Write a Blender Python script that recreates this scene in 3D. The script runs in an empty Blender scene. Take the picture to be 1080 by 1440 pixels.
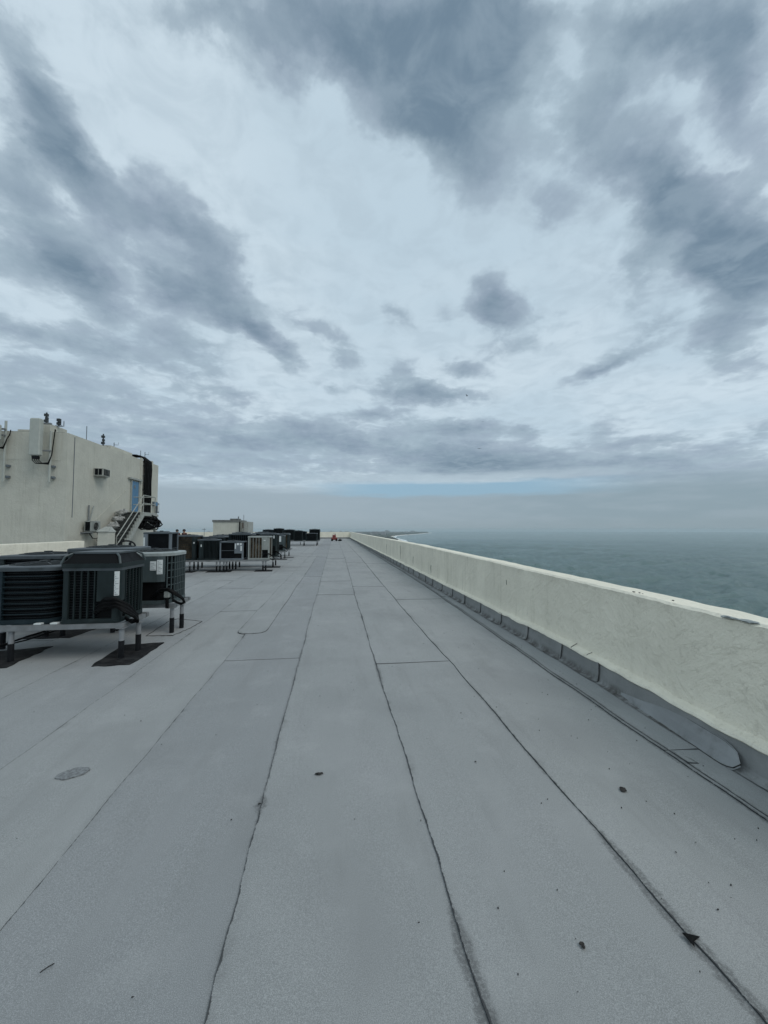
import bpy, math, random
from mathutils import Vector, Matrix, noise
R = math.radians
C = bpy.context.scene.collection
S = bpy.context.scene
rnd = random.Random(7)

# ------------------------------------------------------------------ camera
EYE = 1.6
cam = bpy.data.objects.new('camera', bpy.data.cameras.new('camera'))
C.objects.link(cam); S.camera = cam
cam.data.sensor_fit = 'VERTICAL'; cam.data.sensor_height = 36; cam.data.lens = 36 * 541 / 1440
cam.data.clip_start = .05; cam.data.clip_end = 60000
cam.location = (0, 0, EYE)
cam.rotation_euler = (R(90 + 2.624), 0, R(-7.3725))

# ------------------------------------------------------------------ render / exposure
S.view_settings.view_transform = 'Standard'; S.view_settings.look = 'None'
S.view_settings.exposure = 0.0; S.view_settings.gamma = 1.0
S.view_settings.use_curve_mapping = False
S.render.engine = 'CYCLES'
S.cycles.use_denoising = True
S.cycles.volume_bounces = 1
S.cycles.max_bounces = 6

# ------------------------------------------------------------------ node helper
class N:
    def __init__(s, tree): s.t = tree; s.n = tree.nodes; s.l = tree.links
    def new(s, kind, **kw):
        n = s.n.new(kind)
        for k, v in kw.items():
            if k.startswith('i_'):
                key = k[2:]; key = int(key) if key.isdigit() else key.replace('_', ' ')
                s.set(n.inputs[key], v)
            else: setattr(n, k, v)
        return n
    def set(s, sock, v):
        if isinstance(v, bpy.types.NodeSocket): s.l.new(v, sock)
        elif v is not None: sock.default_value = v
    def m(s, op, a, b=None, c=None, clamp=False):
        n = s.n.new('ShaderNodeMath'); n.operation = op; n.use_clamp = clamp
        for i, v in enumerate((a, b, c)):
            if v is not None: s.set(n.inputs[i], v)
        return n.outputs[0]
    def v(s, op, a, b=None, sc=None):
        n = s.n.new('ShaderNodeVectorMath'); n.operation = op
        s.set(n.inputs[0], a)
        if b is not None: s.set(n.inputs[1], b)
        if sc is not None: s.set(n.inputs['Scale'], sc)
        return n.outputs[0]
    def ramp(s, f, a, b, lo=0., hi=1., smooth=True):
        n = s.n.new('ShaderNodeMapRange')
        if smooth: n.interpolation_type = 'SMOOTHSTEP'
        s.set(n.inputs['Value'], f); s.set(n.inputs['From Min'], a); s.set(n.inputs['From Max'], b)
        s.set(n.inputs['To Min'], lo); s.set(n.inputs['To Max'], hi)
        return n.outputs[0]
    def mix(s, f, a, b, mode='MIX'):
        n = s.n.new('ShaderNodeMix'); n.data_type = 'RGBA'; n.blend_type = mode
        s.set(n.inputs['Factor'], f); s.set(n.inputs[6], col4(a)); s.set(n.inputs[7], col4(b))
        return n.outputs[2]
    def noise(s, vec, scale, detail=3, rough=.5, dist=0., dim='3D'):
        n = s.n.new('ShaderNodeTexNoise'); n.noise_dimensions = dim
        s.set(n.inputs['Vector'], vec)
        n.inputs['Scale'].default_value = scale; n.inputs['Detail'].default_value = detail
        n.inputs['Roughness'].default_value = rough; n.inputs['Distortion'].default_value = dist
        return n
    def map(s, vec, sc=(1, 1, 1), loc=(0, 0, 0)):
        n = s.n.new('ShaderNodeMapping'); s.set(n.inputs['Vector'], vec)
        n.inputs['Scale'].default_value = sc; n.inputs['Location'].default_value = loc
        return n.outputs[0]
def col4(c):
    if isinstance(c, (tuple, list)) and len(c) == 3: return (*c, 1)
    if isinstance(c, (int, float)): return (c, c, c, 1)
    return c
def srgb(r, g, b):
    f = lambda x: (x / 255 / 12.92) if x < 10.3 else ((x / 255 + .055) / 1.055) ** 2.4
    return (f(r), f(g), f(b))

# ------------------------------------------------------------------ sky
BLOBS = [ (-0.078, 0.551, 0.152, 0.038, 3.137, 0.6),
 (0.049, 0.543, 0.129, 0.067, 3.003, 0.7),
 (0.145, 0.579, 0.14, 0.104, 3.128, 1.2),
 (0.248, 0.684, 0.157, 0.115, -2.537, 1.25),
 (0.112, 0.663, 0.104, 0.087, 3.083, 0.8),
 (0.249, 0.539, 0.093, 0.068, -2.914, 0.7),
 (-0.06, 0.588, 0.08, 0.037, -2.917, 0.5),
 (-0.057, 0.706, 0.111, 0.063, 1.932, 0.25),
 (0.298, 0.5, 0.094, 0.022, 3.001, 0.4),
 (0.352, 0.574, 0.082, 0.057, -2.716, 0.35),
 (0.438, 0.55, 0.1, 0.062, 0.792, 0.55),
 (0.474, 0.626, 0.122, 0.075, -3.042, 0.8),
 (0.444, 0.482, 0.115, 0.043, 3.061, 0.75),
 (0.53, 0.497, 0.08, 0.051, 0.047, 0.6),
 (0.613, 0.472, 0.113, 0.042, 0.71, 0.8),
 (0.639, 0.528, 0.08, 0.039, 0.413, 0.35),
 (0.678, 0.688, 0.133, 0.062, -2.871, 1.0),
 (0.697, 0.765, 0.129, 0.057, 0.888, 0.6),
 (0.774, 0.889, 0.136, 0.052, 1.002, 0.35),
 (0.57, 0.683, 0.086, 0.04, 3.077, 0.3),
 (0.969, 0.749, 0.245, 0.102, -2.999, 1.6),
 (1.018, 0.843, 0.193, 0.081, -2.681, 0.9),
 (1.195, 1.019, 0.224, 0.067, 0.716, 0.55),
 (1.36, 1.071, 0.224, 0.082, 0.594, 0.4),
 (0.806, 0.601, 0.115, 0.037, 0.572, 0.5),
 (0.472, 0.78, 0.061, 0.057, 1.68, 0.45),
 (0.479, 0.891, 0.072, 0.04, 3.081, 0.15),
 (0.645, 0.921, 0.104, 0.064, 0.707, 0.12),
 (-0.506, 0.674, 0.094, 0.048, 1.811, 0.75),
 (-0.496, 0.784, 0.114, 0.06, -1.611, 1.0),
 (-0.554, 0.761, 0.085, 0.059, 2.453, 0.5),
 (-0.658, 0.855, 0.108, 0.088, -1.739, 0.75),
 (-0.392, 0.578, 0.136, 0.044, -2.967, 0.15),
 (-0.717, 1.021, 0.145, 0.094, -2.882, 0.75),
 (-0.637, 1.079, 0.121, 0.088, -1.37, 0.7),
 (-0.44, 0.882, 0.087, 0.041, -1.476, 0.5),
 (-0.357, 0.896, 0.109, 0.067, -1.445, 0.95),
 (-0.289, 0.986, 0.121, 0.067, -1.397, 0.8),
 (-0.452, 1.056, 0.078, 0.052, -2.235, 0.4),
 (-0.348, 1.128, 0.164, 0.107, -2.328, 0.95),
 (-0.273, 1.241, 0.105, 0.066, -2.581, 0.5),
 (-0.503, 0.935, 0.089, 0.05, 2.345, 0.4),
 (-0.876, 1.258, 0.182, 0.078, -2.858, 0.65),
 (-0.759, 1.371, 0.175, 0.082, -2.858, 0.5),
 (-0.498, 1.364, 0.159, 0.112, -1.584, 0.4),
 (-1.057, 1.529, 0.381, 0.151, -2.845, 0.65),
 (-0.533, 1.577, 0.193, 0.141, -2.035, 0.4),
 (-0.639, 1.182, 0.081, 0.065, -2.452, 0.2),
 (-1.042, 1.382, 0.112, 0.066, 2.816, 0.3),
 (-0.189, 1.359, 0.138, 0.071, -2.03, 0.8),
 (-0.004, 1.257, 0.136, 0.058, -2.221, 0.6),
 (0.035, 1.382, 0.141, 0.055, -2.53, 0.5),
 (-0.166, 1.107, 0.085, 0.074, 1.458, 0.2),
 (-0.092, 1.2, 0.088, 0.049, -2.672, 0.3),
 (0.182, 1.135, 0.095, 0.04, -2.254, 0.6),
 (0.336, 1.132, 0.086, 0.039, -2.295, 0.3),
 (0.472, 1.057, 0.111, 0.077, -2.392, 0.95),
 (0.509, 1.13, 0.13, 0.066, -2.764, 0.4),
 (0.632, 1.087, 0.096, 0.053, -2.937, 0.4),
 (0.627, 1.225, 0.205, 0.069, 2.44, 0.45),
 (0.492, 1.382, 0.12, 0.051, 3.101, 0.75),
 (0.321, 0.921, 0.072, 0.025, 2.994, 0.15),
 (0.264, 1.573, 0.182, 0.114, -3.051, 0.7),
 (0.475, 1.559, 0.214, 0.079, 3.102, 0.9),
 (0.287, 1.46, 0.121, 0.082, -2.306, 0.5),
 (0.225, 1.74, 0.23, 0.056, 3.013, 0.6),
 (0.641, 1.809, 0.284, 0.091, 3.084, 0.95),
 (-0.018, 1.568, 0.117, 0.06, -2.872, 0.55),
 (-0.389, 1.659, 0.168, 0.067, -2.977, 0.35),
 (0.034, 1.97, 0.618, 0.201, 3.1, 0.6),
 (0.61, 2.15, 0.615, 0.27, 2.997, 0.7),
 (-0.165, 2.238, 1.045, 0.233, -3.121, 0.42),
 (-0.787, 1.88, 0.925, 0.213, -2.913, 0.42),
 (-1.255, 2.116, 0.782, 0.351, -2.981, 0.4),
 (-0.74, 2.472, 1.054, 0.255, -3.02, 0.45),
 (0.961, 2.163, 0.5, 0.265, 3.012, 0.75),
 (1.461, 2.032, 0.46, 0.242, 2.932, 0.6),
 (2.038, 1.841, 0.51, 0.325, 2.544, 0.75),
 (0.942, 1.782, 0.117, 0.072, 0.743, 0.6),
 (0.594, 2.429, 1.103, 0.168, 2.945, 0.4),
 (0.945, 1.262, 0.146, 0.067, 1.857, 0.7),
 (0.982, 1.186, 0.106, 0.058, 1.974, 0.4),
 (0.967, 1.061, 0.092, 0.085, 1.478, 0.4),
 (0.808, 1.012, 0.084, 0.053, -3.079, 0.25),
 (1.284, 1.677, 0.204, 0.173, 1.199, 0.5),
 (1.568, 1.617, 0.189, 0.096, 2.41, 0.75),
 (1.801, 1.417, 0.164, 0.089, 1.084, 0.6),
 (1.853, 1.67, 0.259, 0.137, 2.75, 0.3),
 (1.558, 1.826, 0.267, 0.177, 2.913, 0.4),
 (-0.451, 0.596, 0.142, 0.07, -3.113, 0.38),
 (-0.192, 0.562, 0.125, 0.043, 2.993, 0.45),
 (-0.151, 0.606, 0.087, 0.049, -2.958, 0.35),
 (-0.573, 0.825, 0.25, 0.161, 2.39, 0.28),
 (-0.493, 1.157, 0.325, 0.276, -2.584, 0.2),
 (0.907, 0.876, 0.416, 0.172, 0.666, 0.22),
 (0.596, 0.501, 0.159, 0.081, -2.876, 0.25),
 (0.548, 0.764, 0.118, 0.076, 0.549, 0.2),
 (-0.722, 1.302, 0.617, 0.33, -2.928, 0.22),
 (-1.092, 1.835, 1.018, 0.415, -2.871, 0.15),
 (-0.57, 0.885, 0.265, 0.205, 2.042, 0.15),
 (0.817, 0.7, 0.504, 0.125, 0.688, 0.2),
 (0.426, 0.534, 0.282, 0.093, 3.024, 0.22),
 (0.134, 0.532, 0.278, 0.067, 3.01, 0.2),
 (-0.411, 1.906, 0.858, 0.282, -3.136, 0.12),
 (0.343, 0.519, 0.036, 0.029, -2.75, -0.5),
 (0.506, 0.586, 0.056, 0.029, 2.459, -0.45),
 (0.591, 0.558, 0.072, 0.036, 2.011, -0.35),
 (0.367, 0.623, 0.069, 0.024, 1.012, -0.2),
 (0.141, 0.835, 0.329, 0.131, -2.917, -0.25),
 (0.01, 0.748, 0.172, 0.105, 2.973, -0.3),
 (-0.221, 0.698, 0.114, 0.086, 2.654, -0.3),
 (-0.376, 0.698, 0.095, 0.071, 2.162, -0.2) ]
SUN_EL, SUN_AZ = R(50), R(128)      # azimuth measured from +Y towards +X
w = bpy.data.worlds.new('World'); S.world = w; w.use_nodes = True
w.node_tree.nodes.clear()
k = N(w.node_tree)
STR = .1
tc = k.new('ShaderNodeTexCoord').outputs['Generated']
d = k.v('NORMALIZE', tc)
sx = k.new('ShaderNodeSeparateXYZ', i_0=d)
X, Y, Z = sx.outputs
zc = k.m('MAXIMUM', Z, 0.0)
def plane(K):
    den = k.m('ADD', zc, K)
    c = k.new('ShaderNodeCombineXYZ', i_0=k.m('DIVIDE', X, den), i_1=k.m('DIVIDE', Y, den))
    return c.outputs[0]
p = plane(.25)
n1 = k.noise(p, 3.2, 4, .55).outputs['Color']
n2 = k.noise(p, 11., 5, .62).outputs['Color']
wp = k.v('ADD', p, k.v('SCALE', k.v('SUBTRACT', n1, (.5, .5, .5)), sc=.15))
wp = k.v('ADD', wp, k.v('SCALE', k.v('SUBTRACT', n2, (.5, .5, .5)), sc=.10))
wp = k.v('MULTIPLY', wp, (1, 1, 0))
acc = None
for (cx, cy, rx, ry, a, wt) in BLOBS:
    mp = k.new('ShaderNodeMapping', vector_type='TEXTURE', i_0=wp)
    mp.inputs['Location'].default_value = (cx, cy, 0); mp.inputs['Rotation'].default_value = (0, 0, a)
    mp.inputs['Scale'].default_value = (rx * 1.3, ry * 1.3, 1)
    g = k.new('ShaderNodeTexGradient', gradient_type='SPHERICAL', i_0=mp.outputs[0]).outputs['Fac']
    acc = k.m('MULTIPLY', g, wt) if acc is None else k.m('MULTIPLY_ADD', g, wt, acc)
q = plane(.07)
f1 = k.noise(q, 2.3, 7, .56, .3).outputs['Fac']
f2 = k.noise(k.v('ADD', q, (7.3, 2.1, 0)), 1.1, 5, .5).outputs['Fac']
f3 = k.noise(q, 7.5, 5, .6, .5).outputs['Fac']
# beyond the part of the sky laid out above, the same kind of cloud goes on
far = k.ramp(k.new('ShaderNodeVectorMath', operation='DISTANCE', i_0=p, i_1=(.3, 1.6, 0)).outputs['Value'], 1.8, 3.0)
fm = k.noise(p, 6.5, 10, .68, .2).outputs['Fac']
nn_ = k.m('ADD', k.m('MULTIPLY', k.m('SUBTRACT', f1, .5), .7), k.m('MULTIPLY', k.m('SUBTRACT', f3, .5), .8))
nn_ = k.m('ADD', nn_, k.m('MULTIPLY', k.m('SUBTRACT', fm, .5), 1.0))
amp = k.m('ADD', .42, k.m('MULTIPLY', k.ramp(k.m('ADD', acc, k.m('MULTIPLY', far, .5)), .0, .55), .75))
nn_ = k.m('MULTIPLY', nn_, k.ramp(Z, .07, .35, .6, 1.))
D = k.m('MULTIPLY_ADD', nn_, amp, acc)
D = k.m('ADD', D, k.m('MULTIPLY', k.m('SUBTRACT', f2, .5), .35))
D = k.m('ADD', D, k.m('MULTIPLY', far, .28))
dark = k.ramp(D, .10, .78, smooth=False)
dark = k.m('ADD', k.m('MULTIPLY', dark, .65), k.m('MULTIPLY', k.ramp(D, .16, .5), .35))
deep = k.ramp(D, .6, 1.45)
bright = k.mix(k.ramp(f2, .35, .65), srgb(206, 223, 234), srgb(193, 213, 226))
bright = k.mix(k.ramp(f3, .42, .7, 0, .22), bright, srgb(186, 206, 218))
mid = k.mix(k.ramp(f1, .35, .65), srgb(151, 171, 185), srgb(149, 166, 183))
cl = k.mix(dark, bright, mid)
cl = k.mix(deep, cl, srgb(114, 136, 154))
cl = k.mix(k.ramp(f3, .38, .68, 0, .32), cl, srgb(176, 194, 207))
# blue gap low over the sea, then the pale veil on the horizon
az = k.m('ARCTAN2', X, Y)
el = k.m('ARCSINE', Z)
elw = k.m('ADD', el, k.m('MULTIPLY', k.m('SUBTRACT', k.noise(k.map(d, (3, 3, 30)), 3., 4).outputs['Fac'], .5), .022))
band = k.m('MULTIPLY', k.ramp(elw, .080, .094), k.ramp(elw, .126, .114))
band = k.m('MULTIPLY', band, k.m('MULTIPLY', k.ramp(az, -.12, .12), k.ramp(az, .78, .45)))
streak = k.m('MULTIPLY', k.ramp(elw, .112, .128), k.ramp(elw, .150, .134))
streak = k.m('MULTIPLY', streak, k.m('MULTIPLY', k.ramp(az, -.25, .1), k.ramp(az, .85, .45)))
cl = k.mix(k.m('MULTIPLY', streak, .75), cl, srgb(176, 194, 206))
low = k.ramp(elw, .13, .085)
veil = k.mix(k.ramp(az, -.1, .8), srgb(154, 171, 183), srgb(140, 160, 172))
vn = k.noise(k.map(d, (4, 4, 22)), 2.6, 5).outputs['Fac']
veil = k.mix(k.ramp(vn, .35, .7, 0, .35), veil, srgb(160, 176, 188))
cl = k.mix(low, cl, veil)
cl = k.mix(k.ramp(el, .035, .0, 0, .7), cl, srgb(143, 161, 170))
sky = k.new('ShaderNodeTexSky')
sky.sky_type = 'NISHITA'; sky.sun_disc = False; sky.sun_elevation = SUN_EL; sky.sun_rotation = SUN_AZ
cloud10 = k.v('SCALE', cl, sc=1 / STR)
gap = k.mix(.2, k.v('SCALE', srgb(140, 178, 203), sc=1 / STR), sky.outputs[0])
fin = k.mix(k.m('MULTIPLY', band, .95), cloud10, gap)
fin = k.mix(.06, fin, sky.outputs[0])
# below the horizon: what the sea and the haze send back
fin = k.mix(k.ramp(Z, -.002, -.05), fin, k.v('SCALE', srgb(118, 138, 146), sc=1 / STR))
bg = k.new('ShaderNodeBackground', i_Color=fin, i_Strength=STR)
wo = k.new('ShaderNodeOutputWorld', i_Surface=bg.outputs[0])

sl = bpy.data.lights.new('sun', 'SUN'); sl.energy = .95; sl.angle = R(35); sl.color = (1, .94, .86)
sun = bpy.data.objects.new('sun', sl); C.objects.link(sun)
sdir = Vector((math.sin(SUN_AZ) * math.cos(SUN_EL), math.cos(SUN_AZ) * math.cos(SUN_EL), math.sin(SUN_EL)))
sun.rotation_euler = (-sdir).to_track_quat('-Z', 'Y').to_euler()

# ------------------------------------------------------------------ materials
def mat(name):
    m = bpy.data.materials.new(name); m.use_nodes = True
    k = N(m.node_tree); b = m.node_tree.nodes['Principled BSDF']
    return m, k, b
def paint(name, c, rough=.6, var=.12, scale=6, metal=0., bump=.0, dirt=None, dscale=2.5, damt=.5, spec=None, streak=False):
    m, k, b = mat(name)
    o = k.new('ShaderNodeTexCoord').outputs['Object']
    n = k.noise(o, scale, 5, .6).outputs['Fac']
    dk = tuple(x * (1 - var) for x in c); lt = tuple(min(1, x * (1 + var)) for x in c)
    cc = k.mix(k.ramp(n, .3, .7), dk, lt)
    if dirt:
        n2 = k.noise(k.map(o, (1, 1, .25)) if streak else o, dscale, 6, .65).outputs['Fac']
        cc = k.mix(k.ramp(n2, .48, .72, 0, damt), cc, dirt)
    k.set(b.inputs['Base Color'], cc); k.set(b.inputs['Roughness'], k.ramp(n, .3, .7, max(0, rough - .08), min(1, rough + .08)))
    b.inputs['Metallic'].default_value = metal
    if spec is not None: b.inputs['Specular IOR Level'].default_value = spec
    if bump:
        bp = k.new('ShaderNodeBump', i_Height=k.noise(o, scale * 8, 4, .6).outputs['Fac'], i_Strength=bump, i_Distance=.01)
        k.set(b.inputs['Normal'], bp.outputs[0])
    return m
M = {}
M['dark_green'] = paint('dark_green_enamel', (.015, .024, .025), .55, .25, 5, dirt=(.035, .04, .038), damt=.35, spec=.25)
M['teal'] = paint('teal_enamel', (.012, .024, .030), .55, .25, 5, dirt=(.03, .036, .036), damt=.4, spec=.25)
M['grey_green'] = paint('grey_green_enamel', (.055, .075, .078), .5, .18, 4, dirt=(.03, .035, .033), damt=.5, streak=True)
M['light_grey'] = paint('pale_grey_enamel', (.30, .32, .30), .5, .1, 4, dirt=(.12, .12, .10), damt=.5, streak=True)
M['mid_grey'] = paint('blue_grey_enamel', (.14, .165, .185), .5, .12, 4, dirt=(.06, .06, .06), damt=.5, streak=True)
M['plate'] = paint('weathered_top_plate', (.055, .068, .076), .42, .3, 5, dirt=(.03, .035, .04), damt=.6)
M['plate_light'] = paint('chalky_top_plate', (.30, .33, .32), .55, .2, 5, dirt=(.10, .11, .11), damt=.6)
M['black'] = paint('black_rubber', (.003, .0032, .0035), .6, .3, 8, spec=.15)
M['black_paint'] = paint('black_tar_paint', (.009, .010, .012), .55, .3, 12, bump=.3, spec=.2)
M['wire'] = paint('guard_wire', (.022, .028, .03), .4, .2, 8)
M['galv'] = paint('galvanised_steel', (.19, .20, .205), .5, .15, 9, dirt=(.10, .095, .085), damt=.5)
M['white_pvc'] = paint('white_paint_on_pipe', (.24, .25, .26), .5, .12, 10, dirt=(.15, .14, .12), damt=.5)
M['label'] = paint('paper_label', (.62, .65, .64), .6, .05, 20)
M['rust'] = paint('rusty_brown_fins', (.085, .062, .042), .7, .4, 10)
M['red'] = paint('red_machine_enamel', (.19, .035, .03), .5, .2, 6, dirt=(.05, .02, .02), damt=.5)
M['blue_door'] = paint('blue_door_paint', (.085, .20, .33), .5, .08, 3, dirt=(.03, .07, .12), damt=.5, streak=True)
M['concrete'] = paint('stained_concrete', (.16, .165, .155), .85, .25, 7, bump=.4, dirt=(.05, .05, .045), damt=.7)
M['tread'] = paint('dark_stair_concrete', (.06, .063, .058), .85, .3, 8, bump=.4, dirt=(.03, .03, .028), damt=.7)
M['white_paint'] = paint('dirty_white_paint', (.34, .35, .32), .6, .12, 6, dirt=(.2, .2, .17), damt=.6, streak=True)
M['sack'] = paint('grey_white_sacking', (.36, .36, .34), .8, .25, 6, bump=.5, dirt=(.12, .12, .11), damt=.6)
M['antenna'] = paint('cream_antenna_shell', (.40, .42, .38), .5, .06, 4)
M['skin'] = paint('skin', (.36, .21, .15), .55, .06, 20)
M['hair'] = paint('dark_hair', (.012, .01, .01), .6, .2, 30)
M['shirt'] = paint('dark_red_cotton', (.09, .03, .03), .85, .2, 20)
M['jeans'] = paint('dark_denim', (.03, .04, .07), .85, .2, 20)
M['bird'] = paint('dark_feathers', (.03, .03, .032), .7, .2, 20)
M['debris'] = paint('dry_leaf_and_tar', (.022, .02, .018), .8, .4, 60)
M['pebble'] = paint('dark_pebble', (.05, .052, .05), .85, .4, 90)

def coil_mat(name, c, c2):
    m, k, b = mat(name)
    o = k.new('ShaderNodeTexCoord').outputs['Object']
    n = k.noise(k.map(o, (60, 60, 6)), 3, 3).outputs['Fac']
    n2 = k.noise(o, 4, 4).outputs['Fac']
    k.set(b.inputs['Base Color'], k.mix(k.m('MULTIPLY', k.ramp(n, .35, .65), k.ramp(n2, .3, .7)), c, c2))
    b.inputs['Roughness'].default_value = .8; b.inputs['Specular IOR Level'].default_value = .1
    return m
M['coil'] = coil_mat('condenser_fins', (.003, .004, .005), (.009, .011, .013))
M['coil_brown'] = coil_mat('corroded_condenser_fins', (.035, .027, .018), (.20, .15, .10))

def wall_mat(name, c, rel=1.0, streaks=.5, top=None):
    m, k, b = mat(name)
    g = k.new('ShaderNodeNewGeometry')
    P_ = g.outputs['Position']
    big = k.noise(P_, 1.3, 5, .6).outputs['Fac']
    st = k.noise(k.map(P_, (6, 6, .35)), 1.6, 5, .65).outputs['Fac']
    fine = k.noise(P_, 30, 4, .65).outputs['Fac']
    cc = k.mix(k.ramp(big, .3, .7), tuple(x * .93 for x in c), tuple(min(1, x * 1.04) for x in c))
    cc = k.mix(k.m('MULTIPLY', k.ramp(st, .5, .78, 0, streaks), k.ramp(k.new('ShaderNodeSeparateXYZ', i_0=P_).outputs[1], 2., 9., .25, 1.)), cc, (c[0] * .52, c[1] * .52, c[2] * .46))
    cc = k.mix(k.ramp(fine, .6, .8, 0, .3), cc, tuple(x * .6 for x in c))
    spots = k.noise(P_, 7, 6, .75).outputs['Fac']
    cc = k.mix(k.ramp(spots, .64, .74, 0, .5), cc, (.12, .12, .10))
    k.set(b.inputs['Base Color'], cc); b.inputs['Roughness'].default_value = .75
    b.inputs['Specular IOR Level'].default_value = .25
    # trowelled stucco: patches of slanting strokes, plus pits and grit
    rt = k.new('ShaderNodeVectorRotate', rotation_type='X_AXIS', i_Vector=P_, i_Angle=R(35)).outputs[0]
    rt2 = k.new('ShaderNodeVectorRotate', rotation_type='X_AXIS', i_Vector=P_, i_Angle=R(-50)).outputs[0]
    s1 = k.noise(k.map(rt, (9, 2.2, 9)), 1.6, 5, .6, .8).outputs['Fac']
    s2_ = k.noise(k.map(rt2, (9, 2.5, 9)), 1.9, 5, .6, .8).outputs['Fac']
    pm = k.ramp(k.noise(P_, 2.1, 3).outputs['Fac'], .42, .58)
    st_ = k.mix(pm, s1, s2_)
    flk = k.ramp(k.noise(P_, 13, 6, .72, .6).outputs['Fac'], .56, .66)
    h = k.m('ADD', k.m('MULTIPLY', st_, 1.0), k.m('MULTIPLY', k.noise(P_, 55, 4, .7).outputs['Fac'], .35))
    h = k.m('ADD', h, k.m('MULTIPLY', flk, .20))
    h = k.m('ADD', h, k.m('MULTIPLY', k.noise(P_, 5.5, 4, .6).outputs['Fac'], 1.3))
    h = k.m('ADD', h, k.m('MULTIPLY', big, 2.0))
    bp = k.new('ShaderNodeBump', i_Height=h, i_Strength=.65 * rel, i_Distance=.024)
    k.set(b.inputs['Normal'], bp.outputs[0])
    return m
M['parapet'] = wall_mat('trowelled_cream_stucco', (.83, .785, .655))
M['stucco'] = wall_mat('painted_building_stucco', (.53, .52, .45), .7, .4)
M['tower'] = paint('tower_render', (.4, .4, .38), .8, .1, 1)

def membrane_mat():
    m, k, b = mat('granulated_cap_sheet')
    g = k.new('ShaderNodeNewGeometry'); P_ = g.outputs['Position']
    uv = k.new('ShaderNodeUVMap', uv_map='edge').outputs[0]
    s2 = k.new('ShaderNodeSeparateXYZ', i_0=uv); U_, V_ = s2.outputs[0], s2.outputs[1]
    uv2 = k.new('ShaderNodeUVMap', uv_map='edge2').outputs[0]
    s3 = k.new('ShaderNodeSeparateXYZ', i_0=uv2); U2, RN = s3.outputs[0], s3.outputs[1]
    gr = k.noise(P_, 300, 3, .7).outputs['Fac']
    gr2 = k.noise(P_, 90, 3, .7).outputs['Fac']
    big = k.noise(P_, .55, 5, .6).outputs['Fac']
    med = k.noise(k.map(P_, (3.2, .5, 1)), 1.5, 5, .6).outputs['Fac']
    c = k.mix(k.ramp(big, .3, .7), (.300, .309, .302), (.345, .353, .343))
    c = k.mix(k.ramp(big, .45, .75, 0, .5), c, (.312, .312, .316))
    c = k.mix(k.ramp(RN, 0, 1, 0, .62, False), c, (.215, .225, .235))
    c = k.mix(k.ramp(med, .48, .78, 0, .42), c, (.205, .21, .205))
    c = k.mix(k.ramp(gr, .52, .38, 0, .38), c, (.11, .115, .12))
    c = k.mix(k.ramp(gr, .52, .66, 0, .36), c, (.56, .57, .58))
    c = k.mix(k.ramp(gr2, .55, .75, 0, .18), c, (.42, .43, .44))
    # bitumen bleeding out at the laps; width wanders along the seam
    along = k.map(P_, (.35, 1, 0))
    wd = k.noise(along, 1.1, 4, .7).outputs['Fac']
    wf = k.noise(along, 13, 5, .78).outputs['Fac']
    wdt = k.m('ADD', .0022, k.m('MULTIPLY', k.ramp(wd, .5, .78), .012))
    e1 = k.m('ADD', U_, k.m('MULTIPLY', k.m('SUBTRACT', wf, .5), .034))
    gv = k.new('ShaderNodeSeparateXYZ', i_0=k.new('ShaderNodeUVMap', uv_map='grime').outputs[0])
    gn = k.m('MULTIPLY', k.m('SUBTRACT', k.noise(P_, 26, 5, .8).outputs['Fac'], .5), .075)
    gs = k.m('MAXIMUM', k.ramp(k.m('ADD', k.m('SUBTRACT', U_, gv.outputs[0]), gn), -.014, .010, 1, 0), k.ramp(k.m('ADD', k.m('SUBTRACT', U2, gv.outputs[1]), gn), -.014, .010, 1, 0))
    gs = k.m('MULTIPLY', gs, k.ramp(gr2, .36, .56, .35, .9))
    line = k.ramp(e1, wdt, k.m('MULTIPLY', wdt, 1.8), 1, 0)
    e2 = k.m('ADD', U2, k.m('MULTIPLY', k.m('SUBTRACT', wf, .5), .02))
    smear = k.ramp(e2, k.m('MULTIPLY', wdt, 1.0), k.m('MULTIPLY', wdt, 5.), 1, 0)
    e3 = k.m('ADD', V_, k.m('MULTIPLY', k.m('SUBTRACT', wf, .5), .014))
    cross = k.ramp(e3, .005, .018, 1, 0)
    dirt = k.ramp(k.m('MINIMUM', U_, U2), .0, .07, 1, 0)
    dn = k.noise(P_, 14, 5, .75).outputs['Fac']
    c = k.mix(k.m('MULTIPLY', k.m('MULTIPLY', dirt, k.ramp(wd, .42, .7)), k.ramp(dn, .4, .65, .1, .6)), c, (.07, .072, .068))
    c = k.mix(k.m('MULTIPLY', smear, k.ramp(gr2, .35, .6, .2, .65)), c, (.05, .052, .052))
    pn = k.noise(P_, .8, 3, .5, .3).outputs['Fac']
    c = k.mix(k.ramp(pn, .46, .68, 0, .34), c, (.215, .22, .22))
    c = k.mix(k.ramp(k.noise(P_, 2.3, 5, .6).outputs['Fac'], .5, .72, 0, .22), c, (.40, .405, .40))
    sc = k.noise(k.map(P_, (2.5, 1, 1)), 5.5, 7, .8, .8).outputs['Fac']
    c = k.mix(k.ramp(sc, .62, .72, 0, .3), c, (.16, .16, .155))
    strk = k.noise(k.map(P_, (16, .35, 1)), 1.0, 4, .6).outputs['Fac']
    c = k.mix(k.ramp(strk, .55, .8, 0, .18), c, (.19, .185, .19))
    c = k.mix(k.m('MULTIPLY', gs, .62), c, (.062, .064, .064))
    c = k.mix(k.m('MULTIPLY', line, .82), c, (.030, .032, .034))
    c = k.mix(k.m('MULTIPLY', cross, .75), c, (.032, .034, .036))
    k.set(b.inputs['Base Color'], c); b.inputs['Roughness'].default_value = .88
    b.inputs['Specular IOR Level'].default_value = .3
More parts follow.
